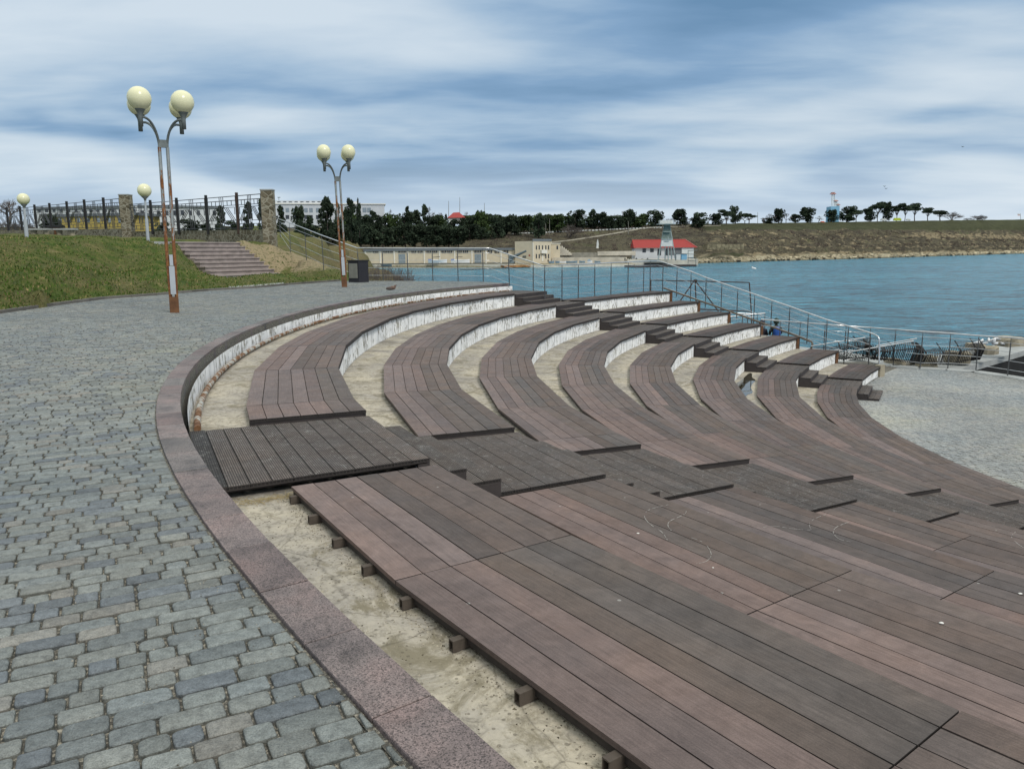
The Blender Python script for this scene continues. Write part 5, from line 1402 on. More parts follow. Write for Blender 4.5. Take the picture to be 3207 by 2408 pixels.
# conifers between fence pillar and grove
for kd, x, yt, yb, w, D, lab in (('cone', 877, 648, 742, 52, 150, 'conifer just right of the tall stone pillar'), ('round', 934, 645, 742, 46, 150, 'rounded juniper in front of the white building windows'),
        ('cone', 968, 678, 742, 50, 140, 'small conifer between the rounded juniper and the big fir'), ('cone', 1021, 622, 748, 82, 150, 'big broad fir left of the farther tall lamp'), ('round', 1040, 700, 760, 100, 160, 'dark spreading bush at the foot of the big fir'),
        ('round', 960, 700, 756, 90, 155, 'dark bush below the rounded juniper'), ('cone', 1055, 636, 745, 34, 175, 'slim conifer directly behind the farther tall lamp'), ('cone', 1095, 623, 756, 62, 165, 'tall fir right of the farther tall lamp'), ('cypress', 1122, 624, 745, 24, 180, 'narrow dark cypress in front of the white building'),
        ('round', 1110, 700, 766, 90, 190, 'dark rounded tree at the foot of the cypress'), ('cone', 688, 648, 745, 52, 80, 'conifer seen through the fence left of the rusty post'), ('cone', 775, 636, 745, 50, 78, 'conifer seen through the last fence panel'),
        ('cone', 815, 630, 745, 40, 76, 'conifer close to the left side of the tall stone pillar'), ('round', 596, 685, 745, 66, 80, 'dark bush behind the middle fence panel'), ('round', 648, 700, 745, 50, 82, 'low dark bush behind the fence beside the conifer'),
        ('round', 730, 690, 745, 50, 82, 'low dark bush behind the rusty fence post'), ('round', 505, 695, 745, 50, 90, 'low dark bush behind the fence right of the park lamp'),
        ('round', 150, 672, 740, 60, 120, 'dark low pine behind the stone benches'), ('round', 182, 690, 740, 40, 118, 'small dark pine behind the round table'), ('bush', 20, 672, 735, 70, 115, 'brown leafless bush behind the fence at the far left'),
        ('bush', 60, 676, 735, 60, 116, 'brown leafless bush behind the far left park lamp'), ('bare', 12, 556, 735, 130, 118, 'large leafless tree at the far left edge behind the fence')):
    z = at(x, yb, D).z
    place_tree(kd, x, yt, yb, w, D, z, lab, None)
# undergrowth: leafless scrub on the far slopes and dry weeds by the railing
mb = MB(); rg = np.random.default_rng(77)
for _ in range(1500):
    x = rg.uniform(1450, 3207); t = rg.uniform(.08, .62) if x > 2200 else rg.uniform(.3, .9)
    if 2170 < x < 2340 and t < .14: continue
    D, z, w = prof(x, t); p = at(x, 800, D); r = rg.uniform(.5, 1.7)*(1.5 if rg.random() < .12 else 1)*D/600
    for _k in range(16):
        v = Vector(rg.normal(0, 1, 3)); v.normalize(); q = Vector((p.x, p.y, z)) + Vector((v.x*r, v.y*r, abs(v.z)*r*.8)); a = Vector(rg.normal(0, 1, 3)).normalized()*r*.35; b = Vector(rg.normal(0, 1, 3)).normalized()*r*.35
        g = rg.uniform(.5, 1.5); mb.face([q - a, q + b, q + a*.6], 0, (g, g*.97, g))
tag(mb.build('scrub', MT['leafbrown']), 'leafless brown and purple scrub covering the far slopes', 'scrub', kind='stuff')
mb = MB()
for _ in range(420):
    x = rg.uniform(1120, 1330); D = rg.uniform(36.6, 41); z = gz(x, math.log(D))[0] - .05; p = at(x, 800, D); h = rg.uniform(.15, .6)*(1.4 if 1160 < x < 1300 else .6)
    mb.tube([(p.x, p.y, z), (p.x + rg.normal(0, .08), p.y, z + h*.6), (p.x + rg.normal(0, .2), p.y, z + h)], [.012, .009, .004], 3, caps=False)
tag(mb.build('dry_weeds', MT['twig']), 'dry reed-like weeds standing beyond the plaza railing', 'weeds', kind='stuff')
# pale loose rocks along the waterline and slopes
mb = MB()
for _ in range(1500):
    x = rg.uniform(2190, 3300); t = rg.uniform(.0, .05) if rg.random() < .6 else rg.uniform(.05, .6)
    D, z, w = prof(x, t); p = at(x, 800, D); r = rg.uniform(.25, 1.1)*D/600*(1.2 if t < .05 else .7); g = rg.uniform(.5, 1.2)
    R3 = Matrix.Rotation(rg.uniform(0, 6), 3, 'Z') @ Matrix.Rotation(rg.uniform(-.4, .4), 3, 'X')
    vs = [Vector((p.x, p.y, z + r*.2)) + R3 @ Vector((sx*r*rg.uniform(.7, 1.3), sy*r*rg.uniform(.6, 1.2), sz*r*rg.uniform(.3, .6))) for sz in (-1, 1) for sx, sy in ((1, 1), (-1, 1), (-1, -1), (1, -1))]
    col = (.5*g, .43*g, .3*g) if t < .05 else (.36*g, .30*g, .2*g)
    if t < .004: col = (.05, .045, .035)
    mb.raw(vs, [(0, 1, 2, 3), (4, 5, 6, 7), (0, 1, 5, 4), (1, 2, 6, 5), (2, 3, 7, 6), (3, 0, 4, 7)], 0, col)
tag(mb.build('shore_rocks', plain('shore_rock', (1, 1, 1), .95, 0, .35, .8, .1, 0, True)), 'jumbled pale limestone rocks along the far waterline and slope', 'rocks', kind='stuff')

# ---- buildings
class Facade:
    def __init__(s, px0, D0, px1, D1, pyb0, pyb1=None):
        s.a = at(px0, pyb0, D0); s.b = at(px1, pyb1 or pyb0, D1); s.u = Vector((s.b.x - s.a.x, s.b.y - s.a.y, 0)).normalized()
        s.n = Vector((s.u.y, -s.u.x, 0)); s.n = s.n if s.n.y < 0 else -s.n
    def pt(s, px, py):
        d = ray(px, py); o = Vector((0, 0, EYE)); return o + d*((s.a - o).dot(s.n)/d.dot(s.n))
    def rect(s, mb, x0, y0, x1, y1, out=.05, back=.05, m=0):
        a, b = s.pt(x0, y1), s.pt(x1, y1); t = s.pt((x0 + x1)/2, y0).z; zb = min(a.z, b.z)
        c = (a + b)/2; W = (Vector((b.x, b.y, 0)) - Vector((a.x, a.y, 0))).length
        mb.box((c.x + s.n.x*(out - back)/2, c.y + s.n.y*(out - back)/2, (t + zb)/2), (W, out + back, t - zb), (s.u, s.n, UPV), m)
def part(root, name, f, mt, *rects, out=.05, back=.05):
    mb = MB()
    for r in rects: f.rect(mb, *r, out=out, back=back)
    return mb.build(name, mt, root)
# long boathouse
f = Facade(1141, 352, 1612, 346, 827)
bh = thing('boathouse', 'long low cream boathouse with many dark window groups on the harbour quay', 'building', f.a)
part(bh, 'wall', f, MT['cream'], (1141, 783, 1612, 827), out=0, back=9)
part(bh, 'roof', f, MT['greyroof'], (1139, 778.5, 1613, 783.4), out=.5, back=9.5)
part(bh, 'plinth', f, MT['holder'], (1141, 824, 1613, 828), out=.25, back=0)
for x in (1144, 1190, 1234, 1276, 1328, 1376, 1423, 1477, 1521, 1568): part(bh, 'pilaster', f, MT['creamtrim'], (x, 783, x + 3.6, 825), out=.3)
for a, b in ((1169, 1183), (1201, 1213), (1215, 1230), (1248, 1271), (1289, 1303), (1309, 1323), (1336, 1350), (1354, 1369), (1383, 1398), (1401, 1416), (1433, 1446), (1450, 1466), (1486, 1508), (1528, 1541), (1549, 1563), (1577, 1592)):
    w = part(bh, 'window', f, MT['window'], (a, 784.5, b, 793), out=.12)
    n = 4 if b - a > 18 else 3; mb = MB()
    for i in range(1, n): x = a + (b - a)*i/n; f.rect(mb, x - .5, 784.5, x + .5, 793, out=.2)
    mb.build('mullion', MT['cream'], w)
for a in (1249, 1487): part(bh, 'door', f, MT['paleglass'], (a, 796, a + 21, 826), out=.14); 
# cream two-storey house
f = Facade(1613, 344, 1670, 339, 822, 823); f2 = Facade(1670, 339, 1724, 345, 823, 820)
hs = thing('harbour_house', 'cream two-storey harbour house with grey parapet roof and small balcony', 'building', f.a)
mb = MB(); a, b, c = f.pt(1613, 824), f.pt(1670, 824), f2.pt(1724, 824); tz = f.pt(1640, 756).z
mb.prism([(a.x, a.y), (b.x, b.y), (c.x, c.y), (c.x + 1, c.y + 9), (a.x + 1, a.y + 9)], b.z - .3, tz); mb.build('wall', MT['cream'], hs)
mb = MB(); mb.prism([(b.x - .2, b.y - .3), (c.x + .3, c.y - .2), (c.x + 1, c.y + 9), (b.x, b.y + 9)], tz + .01, tz + .9); mb.build('roof', MT['greyroof'], hs)
for y0, y1 in ((769, 782), (796, 809.5)):
    for x in (1678, 1687, 1697, 1707.5, 1716):
        w = part(hs, 'window', f2, MT['window'], (x, y0, x + 3.4, y1), out=.1)
part(hs, 'door', f2, MT['creamtrim'], (1697, 799, 1701, 818), out=.16)
part(hs, 'balcony', f2, MT['creamtrim'], (1692, 783, 1709, 794), out=1.1, back=0)
part(hs, 'notice_board', f, MT['holder'], (1637, 801, 1648, 808), out=.1); part(hs, 'red_plaque', f, MT['red'], (1656, 798, 1660.5, 802), out=.1)
part(hs, 'quoin', f, MT['creamtrim'], (1668.4, 760, 1670.4, 822), out=.15)
f3 = Facade(1724, 350, 1754, 350, 800)
an = thing('annex', 'small cream annex with one window beside the two-storey house and the white stairs', 'building', f3.a)
part(an, 'wall', f3, MT['cream'], (1724, 764, 1754, 818), out=0, back=6); part(an, 'window', f3, MT['window'], (1743, 770, 1748, 781), out=.1); part(an, 'roof', f3, MT['creamtrim'], (1723, 762, 1756, 764), out=.3, back=6.2)
# quay walls
f4 = Facade(1725, 349, 1990, 336, 812)
qs = tag(None or (lambda: (lambda mb: (f4.rect(mb, 1728, 806.5, 1960, 826, out=0, back=2), mb.build('quay_wall', MT['quay'], origin=f4.a))[1])(MB()))(), 'long pale quay wall behind the covered boats', 'quay wall')
f5 = Facade(1745, 362, 1990, 350, 805); mb = MB(); f5.rect(mb, 1752, 791, 1940, 806, out=0, back=2); tag(mb.build('quay_wall', plain('grey_stone_wall', (.34, .32, .27), .9, 0, .45, .5), origin=f5.a), 'rough grey stone wall behind and above the covered boats', 'quay wall')
mb = MB(); f5.rect(mb, 1872, 787, 1988, 800, out=.4, back=2.); tag(mb.build('quay_wall', MT['quay'], origin=f5.pt(1900, 800)), 'white wall left of the red-roofed building', 'quay wall')
mb = MB()
for i in range(6): f5.rect(mb, 1755 + i*6, 771 + i*4.6, 1761 + i*6, 800, out=.5 + i*.05, back=1)
tag(mb.build('white_steps', MT['quay'], origin=f5.pt(1755, 800)), 'white outdoor steps descending from the small cream annex', 'steps')
# quay apron edge with dark foot
for (x0, x1, lab) in ((1150, 1610, 'quay edge in front of the boathouse'), (1610, 1985, 'quay edge below the covered boats')):
    fe = Facade(x0, shoreD(x0) - .8, x1, shoreD(x1) - .8, 836); mb = MB(); fe.rect(mb, x0, 829, x1, 836, out=0, back=3)
    tag(mb.build('quay_edge', MT['quay'], origin=fe.a), 'pale worn ' + lab, 'quay edge')
# red roofed building
f6 = Facade(1987, 352, 2172, 352, 800)
rb = thing('boat_station', 'low white building with a long red hipped roof behind the steel tower', 'building', f6.a)
part(rb, 'wall', f6, MT['whitewall'], (1988, 775, 2172, 812), out=0, back=9)
for r in ((2012, 779, 2023, 791), (2036, 779, 2047, 790)): part(rb, 'window', f6, MT['window'], r, out=.12)
part(rb, 'door', f6, MT['window'], (2059, 780, 2070, 800), out=.12); part(rb, 'door', f6, MT['window'], (2085, 779, 2092, 800), out=.12)
part(rb, 'shutter', f6, plain('grey_slats', (.16, .17, .18), .7), (2092, 778, 2133, 799), out=.15); part(rb, 'pier_wall', f6, MT['plate'], (2134, 776, 2171, 808), out=.6)
A1, A2 = f6.pt(1984, 777), f6.pt(2182, 773.5); rz = f6.pt(2100, 750).z; ez = f6.pt(2100, 776).z
mb = MB(); o1, o2 = A1 + f6.n*1.2, A2 + f6.n*1.2; k1, k2 = A1 - f6.n*10, A2 - f6.n*10
r1, r2_ = A1 - f6.n*4.4 + f6.u*.0, f6.pt(2152, 750) - f6.n*4.4
S3 = lambda v, z: Vector((v.x, v.y, z))
mb.face([S3(o1, ez), S3(o2, ez), S3(r2_, rz), S3(r1, rz)]); mb.face([S3(o2, ez), S3(k2, ez), S3(r2_, rz)]); mb.face([S3(k2, ez), S3(k1, ez), S3(r1, rz), S3(r2_, rz)]); mb.face([S3(k1, ez), S3(o1, ez), S3(r1, rz)])
mb.face([S3(o1, ez - .02), S3(k1, ez - .02), S3(k2, ez - .02), S3(o2, ez - .02)]); rf = mb.build('roof', MT['red'], rb)
mb = MB(); mb.bar(S3(o2, ez + .1), S3(r2_, rz + .1), .3, .12); mb.bar(S3(r1, rz + .05), S3(r2_, rz + .05), .3, .12); mb.build('ridge_cap', plain('pale_red_trim', (.62, .2, .18), .6), rf)
# platform, pier and tower
Dp = 318.
pr = thing('pier', 'dark-legged wooden pier in front of the red-roofed building', 'pier', at(2080, 830, Dp))
fp = Facade(1986, Dp - 12, 2181, Dp, 835, 832)
part(pr, 'deck', fp, MT['sidewood'], (1985, 830.5, 2181, 836), out=0, back=7)
for a, b in ((1986, 1998), (2024, 2034), (2078, 2126), (2146, 2152), (2171, 2181)): part(pr, 'pile', fp, MT['black'], (a, 835, b, 846), out=-.1, back=3)
fq = Facade(1960, 333, 2185, 333, 815)
part(pr, 'quay_platform', fq, MT['quay'], (1965, 812, 2186, 830), out=0, back=16)
part(pr, 'undercroft', fq, MT['black'], (2018, 823, 2090, 829), out=.1, back=0)
for seg_ in (((2155, 784), (2155, 826)), ((2179, 806), (2179, 830)), ((2155, 786), (2185, 784)), ((2136, 795), (2180, 797)), ((2155, 808), (2181, 806)), ((2156, 817), (2180, 817))):
    mb = MB(); mb.tube([at(*seg_[0], Dp + 2), at(*seg_[1], Dp + 2)], .12, 5); mb.build('frame_pipe', MT['holder2'], pr)
for (x0, y0, x1, y1, mt, lab) in ((2118, 795, 2131, 814, 'plate', 'white cabinet on the pier platform beside the tower'), (2134, 796, 2151, 814, 'tank', 'light blue cabinet on the pier platform')):
    fx = Facade(x0, 325, x1, 325, 814); root = thing('cabinet', lab, 'cabinet', fx.a)
    part(root, 'body', fx, MT[mt], (x0, y0, x1, y1), out=0, back=1.6); part(root, 'roof', fx, MT['holder2'], (x0 - .5, y0 - 1, x1 + .5, y0 + .2), out=.2, back=1.8)
Dt = 328.; tw = thing('signal_tower', 'pale green steel tower on splayed legs with a railed top platform', 'tower', at(2090, 815, Dt))
LEG = [((2061, 816), (2081, 703), -2), ((2116, 816), (2097, 703), -2), ((2083, 813), (2084, 703), 3), ((2093, 816), (2092, 703), -2.6), ((2104, 813), (2095, 703), 3)]
for (b, t, dy) in LEG:
    mb = MB(); mb.tube([at(b[0], b[1], Dt + dy), at(t[0], t[1], Dt + dy*.3)], .24, 6); mb.build('leg', MT['towerm'], tw)
ft_ = Facade(2060, Dt - 2.2, 2118, Dt - 2.2, 800)
def trap(pts, nm, mt, dy=0):
    mb = MB(); P = [ft_.pt(*p) - ft_.n*dy for p in pts]; Q = [p - ft_.n*.5 for p in P]; n = len(P)
    mb.raw(P + Q, [list(range(n)), list(range(2*n - 1, n - 1, -1))] + [[i, (i + 1) % n, (i + 1) % n + n, i + n] for i in range(n)]); mb.build(nm, mt, tw)
trap([(2073, 750), (2105, 750), (2107, 771), (2070, 771)], 'lower_panel', MT['plate']); trap([(2080, 707), (2098, 707), (2104, 749), (2074, 749)], 'upper_panel', plain('green_mesh', (.17, .22, .2), .7, 0, .5, .6), .6)
for y, a, b in ((726, 2078, 2100), (748, 2073, 2105), (754, 2080, 2095), (771, 2069, 2108)): mb = MB(); ft_.rect(mb, a, y, b, y + 1.6, out=.3, back=2.5); mb.build('cross_beam', MT['towerm'], tw)
mb = MB(); ft_.rect(mb, 2061, 701, 2115, 703, out=1.5, back=4); mb.build('platform', MT['towerm'], tw)
mb = MB(); ft_.rect(mb, 2069, 691, 2107, 701, out=-.1, back=2.2); mb.build('cabin', MT['plate'], tw)
mb = MB(); ft_.rect(mb, 2085, 700, 2096, 706, out=.2, back=2); mb.build('bracket', MT['towerm'], tw)
for x in (2061.5, 2070, 2080, 2088, 2097, 2107, 2114): mb = MB(); ft_.rect(mb, x, 690.5, x + .8, 702, out=1.5, back=-1.3); mb.build('rail_post', MT['plate'], tw)
for y in (690.5, 696): mb = MB(); ft_.rect(mb, 2061, y, 2115, y + .8, out=1.5, back=-1.3); mb.build('rail', MT['plate'], tw)
# chain barrier
cb = thing('chain_barrier', 'slack chain hanging between short dark posts on the quay', 'chain barrier', at(1957, 815, 335))
for x in (1957, 1993, 2029): mb = MB(); mb.tube([at(x, 817, 334), at(x, 808, 334)], .18, 6); mb.build('post', MT['black'], cb)
for a in (1957, 1975, 1993, 2011):
    mb = MB(); mb.tube([at(a + 18*i/6, 809.5 + 4.5*(1 - ((i - 3)/3)**2), 334) for i in range(7)], .09, 4); mb.build('chain', MT['black'], cb)
# small boats
def boat(x0, x1, yt, yb, D, label, cov, hull, group, bow=1, mast=False):
    a, b = at(x0, yb, D), at(x1, yb, D); L = (b - a).length; c = (a + b)/2; h = at(x0, yt, D).z - a.z
    root = thing('small_boat', label, 'boat', c, group); mb = MB(); N_ = 9; R = []
    for i in range(N_):
        t = i/(N_ - 1); x = (t - .5)*L*bow; wd = L*.19*(1 - max(0, (t - .45)/.55)**2.2) + .02; sh = h*(.5 + .16*max(0, t - .5)*2)
        R.append([Vector((c.x + x, c.y - wd, c.z + sh)), Vector((c.x + x, c.y - wd*.7, c.z + .06)), Vector((c.x + x, c.y + wd*.7, c.z + .06)), Vector((c.x + x, c.y + wd, c.z + sh))])
    for i in range(N_ - 1):
        for j in range(3): mb.face([R[i][j], R[i + 1][j], R[i + 1][j + 1], R[i][j + 1]])
    mb.face(R[0]); mb.build('hull', hull, root)
    mb = MB(); Q = []
    for i in range(N_):
        t = i/(N_ - 1); hh = h*(.5 + .5*math.sin(pi*min(1, t*1.15 + .08))**.6) if cov is not hull else h*.6
        y = (R[i][0] + R[i][3])/2; Q.append([R[i][0], Vector((y.x, R[i][0].y*.7 + R[i][3].y*.3, c.z + max(hh*.93, h*.52))), Vector((y.x, R[i][0].y*.3 + R[i][3].y*.7, c.z + max(hh*.93, h*.52))), R[i][3]])
    for i in range(N_ - 1):
        for j in range(3): mb.raw([Q[i][j], Q[i + 1][j], Q[i + 1][j + 1], Q[i][j + 1]], [(0, 1, 2, 3)], smooth=True)
    mb.face(Q[0]); mb.face(Q[-1]); mb.build('cover', cov, root)
    if mast:
        mb = MB(); mb.tube([c + Vector((-L*.25*bow, 0, h)), c + Vector((L*.12*bow, 0, h*1.1))], .12, 5); mb.build('boom', MT['black'], root)
    return root
boat(1342, 1400, 806, 824, 338, 'left of two white dinghies with blue tips on the boathouse quay', MT['covw'], MT['covw'], 'white dinghies on the quay', 1, True)
boat(1413, 1471, 806, 824, 338, 'right of two white dinghies with blue tips on the boathouse quay', MT['covw'], MT['covw'], 'white dinghies on the quay', 1, True)
for x, lab in ((1346, 'blue cover on the stern of the left white dinghy'), (1417, 'blue cover on the stern of the right white dinghy')):
    fb = Facade(x - 6, 337, x + 6, 337, 822); mb = MB(); fb.rect(mb, x - 5, 812, x + 5, 820, out=0, back=1.6); tag(mb.build('boat_cover', MT['blue'], origin=fb.a), lab, 'boat cover')
boat(1195, 1227, 821, 836, 322, 'grey-green workboat moored at the left end of the quay', MT['gun'], MT['gun'], None)
for i, (a, b, yt) in enumerate(((1719, 1736, 812), (1739, 1754, 812), (1752, 1774, 814), (1772, 1795, 813), (1792, 1808, 812), (1814, 1832, 812), (1839, 1855, 812), (1862, 1880, 813))):
    boat(a, b, yt, 825.5 - .2*i, 334, '%s small boat from the left under a tarpaulin in the quay row' % ORD[i], MT['covw'] if i == 2 else MT['cover'], MT['covw'] if i in (2, 6) else MT['cover'], 'covered boats lined up on the quay', -1 if i % 2 else 1)
# person walking on the quay
pb = at(1717, 825.5, 333); root = thing('person', 'distant person in dark clothes walking on the quay beside the covered boats', 'person', pb)
V = [(0, 0, .95), (0, 0, 1.2), (0, 0, 1.45), (0, 0, 1.6), (0, 0, 1.72), (-.1, 0, .9), (-.14, .12, .5), (-.14, .1, .03), (.1, 0, .9), (.16, -.12, .5), (.2, -.2, .03), (-.2, 0, 1.42), (-.28, .08, 1.15), (-.24, .2, .9), (.2, 0, 1.42), (.28, -.06, 1.15), (.26, -.14, .9)]
E_ = [(0, 1), (1, 2), (2, 3), (3, 4), (0, 5), (5, 6), (6, 7), (0, 8), (8, 9), (9, 10), (2, 11), (11, 12), (12, 13), (2, 14), (14, 15), (15, 16)]
skin_body('body', [Vector(v)*1.05 for v in V], E_, [.15, .15, .17, .06, .11, .11, .08, .06, .11, .08, .06, .08, .06, .045, .08, .06, .045], plain('dark_clothes', (.015, .016, .02), .9), root, 0, 1)
# naval gun and second pier
gn = thing('naval_gun', 'old grey naval gun with a raised barrel on the quay before the cream house', 'gun', at(1602, 824, 333))
mb = MB(); mb.tube([at(1604, 807, 332.5), at(1648, 786, 331)], [.75, .38], 10); mb.tube([at(1642, 789.2, 331.1), at(1648, 786, 331)], .46, 10); mb.build('barrel', MT['gun'], gn)
mb = MB(); c = at(1602, 824, 333); mb.lathe((c.x, c.y, c.z), [(1.3, 0), (1.2, .4), (.8, .8), (.85, 1.6), (.01, 1.7)], 14); mb.build('mount', MT['gun'], gn)
mb = MB(); fg = Facade(1593, 332, 1608, 332, 812); fg.rect(mb, 1594, 801, 1607, 817, out=0, back=1.8); mb.build('shield', MT['gun'], gn)
p2 = thing('pier', 'short rusty jetty on black piles jutting from the quay below the gun', 'pier', at(1530, 845, 300))
f7 = Facade(1475, 292, 1580, 312, 842, 836); part(p2, 'deck', f7, MT['holder'], (1475, 841, 1582, 844.5), out=0, back=5)
for x in (1478, 1488, 1498, 1509, 1521, 1534, 1547, 1560): part(p2, 'pile', f7, MT['black'], (x, 843, x + 6, 850.5 - (x - 1478)*.07), out=0, back=1.2)
f8 = Facade(1575, 318, 1665, 326, 840, 836); part(p2, 'rusty_edge', f8, plain('rust_streaked_stone', (.4, .2, .08), .9, 0, .6, .6), (1580, 831, 1662, 836), out=0, back=3); part(p2, 'foot', f8, MT['black'], (1580, 836, 1640, 841), out=-.1, back=2)
# sail monument
D, z = hit(1871, 777); sm = thing('sail_monument', 'small white sail-shaped monument on the slope above the quay', 'monument', at(1871, 777, D))
mb = MB(); P = [(1868, 778), (1874, 778), (1875.5, 765), (1873.5, 754), (1872, 749), (1869, 760)]; fs_ = Facade(1860, D, 1882, D, 777); A = [fs_.pt(*p) for p in P]; Bk = [p - fs_.n*.5 for p in A]; n = 6
mb.raw(A + Bk, [list(range(n)), list(range(2*n - 1, n - 1, -1))] + [[i, (i + 1) % n, (i + 1) % n + n, i + n] for i in range(n)]); mb.build('sail', MT['plate'], sm)
mb = MB(); c = fs_.pt(1871, 779); mb.lathe((c.x, c.y, c.z - .6), [(1.5, 0), (1.5, .4), (1.1, .5), (1.0, .9), (.01, .9)], 12); mb.build('base', MT['quay'], sm)
# flagpoles / light poles
for x, yt, yb, lab in ((1709, 700, 748, 'left of two pale poles behind the cream house'), (1721, 686, 744, 'taller right of two pale poles behind the cream house'), (1968, 693, 756, 'lone pale pole between sail monument and red roof'),
        (1529, 668, 712, 'grey pole right of the dense pine grove'), (1690, 700, 755, 'dark thin pole rising behind the parapet roof'), (2373, 665, 700, 'pale pole on the ridge near the leafless trees'), (1405, 630, 690, 'shorter mast left of the small red roof'), (1440, 618, 690, 'tallest thin mast over the small red roof'), (1517, 636, 690, 'thin mast right of the small red roof')):
    D, z = hit(x, min(yb, 735)); p = at(x, yb, D); mb = MB(); mb.tube([p, at(x, yt, D)], [.22, .12], 6)
    mt = MT['black'] if x == 1690 else MT['slat']; root = tag(mb.build('pole', mt, origin=p), lab, 'pole')
# path up the slope and line of white kerb stones
mb = MB(); L_ = [(1722, 762), (1790, 754), (1860, 744), (1930, 732), (2000, 719), (2060, 712.5), (2140, 710.5), (2250, 708)]; R_ = []
for i in range(29):
    t = i/28*(len(L_) - 1); k = min(int(t), len(L_) - 2); x = L_[k][0] + (L_[k + 1][0] - L_[k][0])*(t - k); y = L_[k][1] + (L_[k + 1][1] - L_[k][1])*(t - k)
    D, z = hit(x, y); R_.append(at(x, 800, D) + Vector((0, 0, z - at(x, 800, D).z + .25)))
for a, b in zip(R_[:-1], R_[1:]): mb.bar(a, b, 2.2, .5)
tag(mb.build('slope_path', MT['path']), kind='structure')
mb = MB()
for i in range(46):
    x = 1605 + i*10.5; y = 734 - (x - 1605)*.0435 if x < 2060 else 714
    D, z = hit(x, y); p = at(x, 800, D); mb.box((p.x, p.y, z + .3), (1.5, .5, .7))
tag(mb.build('kerb_stones', MT['plate']), 'row of small white kerb stones along the path under the ridge pines', 'kerb stones', kind='stuff')
# white institute building, small red roofed house, houses seen through the fence
f = Facade(861, 440, 1207, 452, 710)
wb = thing('institute_building', 'long white two-storey institute building behind the conifers', 'building', f.a)
part(wb, 'wall', f, MT['whitewall'], (861, 639, 1206, 712), out=0, back=16); part(wb, 'roof_storey', f, MT['whitewall'], (861, 628.5, 1036, 639), out=-1.5, back=12)
part(wb, 'parapet', f, MT['creamtrim'], (859, 637.5, 1208, 640.2), out=.5, back=16.5); part(wb, 'roof_house', f, MT['whitewall'], (1101, 630, 1124, 638), out=-3, back=9)
for x0 in (879, 895, 917, 953, 969, 990, 1005): part(wb, 'window', f, MT['paleglass'], (x0, 652, x0 + 11, 665), out=.15); part(wb, 'window', f, MT['window'], (x0, 674, x0 + 11, 686), out=.15)
for x0 in (1136, 1150): part(wb, 'window', f, MT['paleglass'], (x0, 651, x0 + 12, 665), out=.15)
part(wb, 'window', f, MT['paleglass'], (1140, 672, 1162, 682), out=.15)
for i in range(9): part(wb, 'roof_vent', f, MT['window'], (868 + i*18, 631, 878 + i*18, 633), out=-1.3, back=1.7)
part(wb, 'aerial', f, MT['holder2'], (872, 619, 873, 630), (868, 617, 877, 619), out=-2, back=2.6)
f = Facade(1402, 500, 1458, 500, 700); rh = thing('red_roof_house', 'distant small house with a red hipped roof above the grove', 'building', f.a)
part(rh, 'wall', f, MT['creamtrim'], (1407, 682, 1452, 700), out=0, back=9)
mb = MB(); a, b = f.pt(1401, 683) + f.n*1, f.pt(1458, 682) + f.n*1; r1, r2_ = f.pt(1418, 665) - f.n*5, f.pt(1436, 664) - f.n*5; a2, b2 = a - f.n*12, b - f.n*12
mb.face([a, b, r2_, r1]); mb.face([b, b2, r2_]); mb.face([b2, a2, r1, r2_]); mb.face([a2, a, r1]); mb.build('roof', MT['red'], rh)
f = Facade(175, 170, 440, 165, 715); yb_ = thing('yellow_building', 'low yellow building seen through the left lattice fence', 'building', f.a)
part(yb_, 'wall', f, MT['yellow'], (172, 674, 425, 735), out=0, back=8); part(yb_, 'roof', f, MT['greyroof'], (170, 669, 428, 674.5), out=.3, back=8.3)
for x in (186, 214, 244, 274, 306, 340, 372, 404): part(yb_, 'window', f, MT['paleglass'], (x, 683, x + 8, 697), out=.1)
f = Facade(100, 260, 430, 255, 700); gb = thing('grey_building', 'pale grey building behind the yellow one at the left', 'building', f.a)
part(gb, 'wall', f, MT['whitewall'], (110, 650, 445, 720), out=0, back=10); part(gb, 'roof', f, MT['greyroof'], (108, 646, 447, 650.5), out=.4, back=10.4)
for i in range(14): part(gb, 'window', f, MT['window'], (120 + i*23, 656, 128 + i*23, 664), out=.15)
f = Facade(430, 230, 690, 240, 720); gb = thing('grey_building', 'long pale building seen through the right lattice fence', 'building', f.a)
part(gb, 'wall', f, MT['whitewall'], (432, 648, 700, 735), out=0, back=10); part(gb, 'roof', f, MT['greyroof'], (430, 644, 702, 648.5), out=.4, back=10.4)
for i in range(10): part(gb, 'window', f, MT['window'], (442 + i*25, 660, 452 + i*25, 674), out=.15)
# blue block with radio masts on the headland
D, z = hit(2615, 694); f = Facade(2598, D, 2628, D, 694); bt = thing('radio_station', 'light blue block with red and white radio masts on the headland', 'building', f.a)
part(bt, 'wall', f, MT['tank'], (2599, 647, 2627, 695), out=0, back=9)
def lattice(x, y0, y1, w0, w1, nm):
    mb = MB(); c = lambda xx, yy: f.pt(xx, yy) - f.n*3
    for s in (-1, 1): mb.tube([c(x + s*w0, y0), c(x + s*w1, y1)], .28, 4)
    n = 8
    for i in range(n):
        t, t2 = i/n, (i + 1)/n; wa, wb_ = w0 + (w1 - w0)*t, w0 + (w1 - w0)*t2; ya, yb2 = y0 + (y1 - y0)*t, y0 + (y1 - y0)*t2
        mb.tube([c(x - wa, ya), c(x + wb_, yb2)], .2, 3); mb.tube([c(x + wa, ya), c(x - wb_, yb2)], .2, 3)
    mb.build(nm, MT['plate'], bt)
lattice(2614, 648, 603, 5, 4, 'radio_mast'); lattice(2623, 652, 625, 3, 2.5, 'radio_mast'); lattice(2630, 662, 636, 2.6, 2, 'radio_mast')
RW = plain('red_white_mast', (.55, .22, .16), .6)
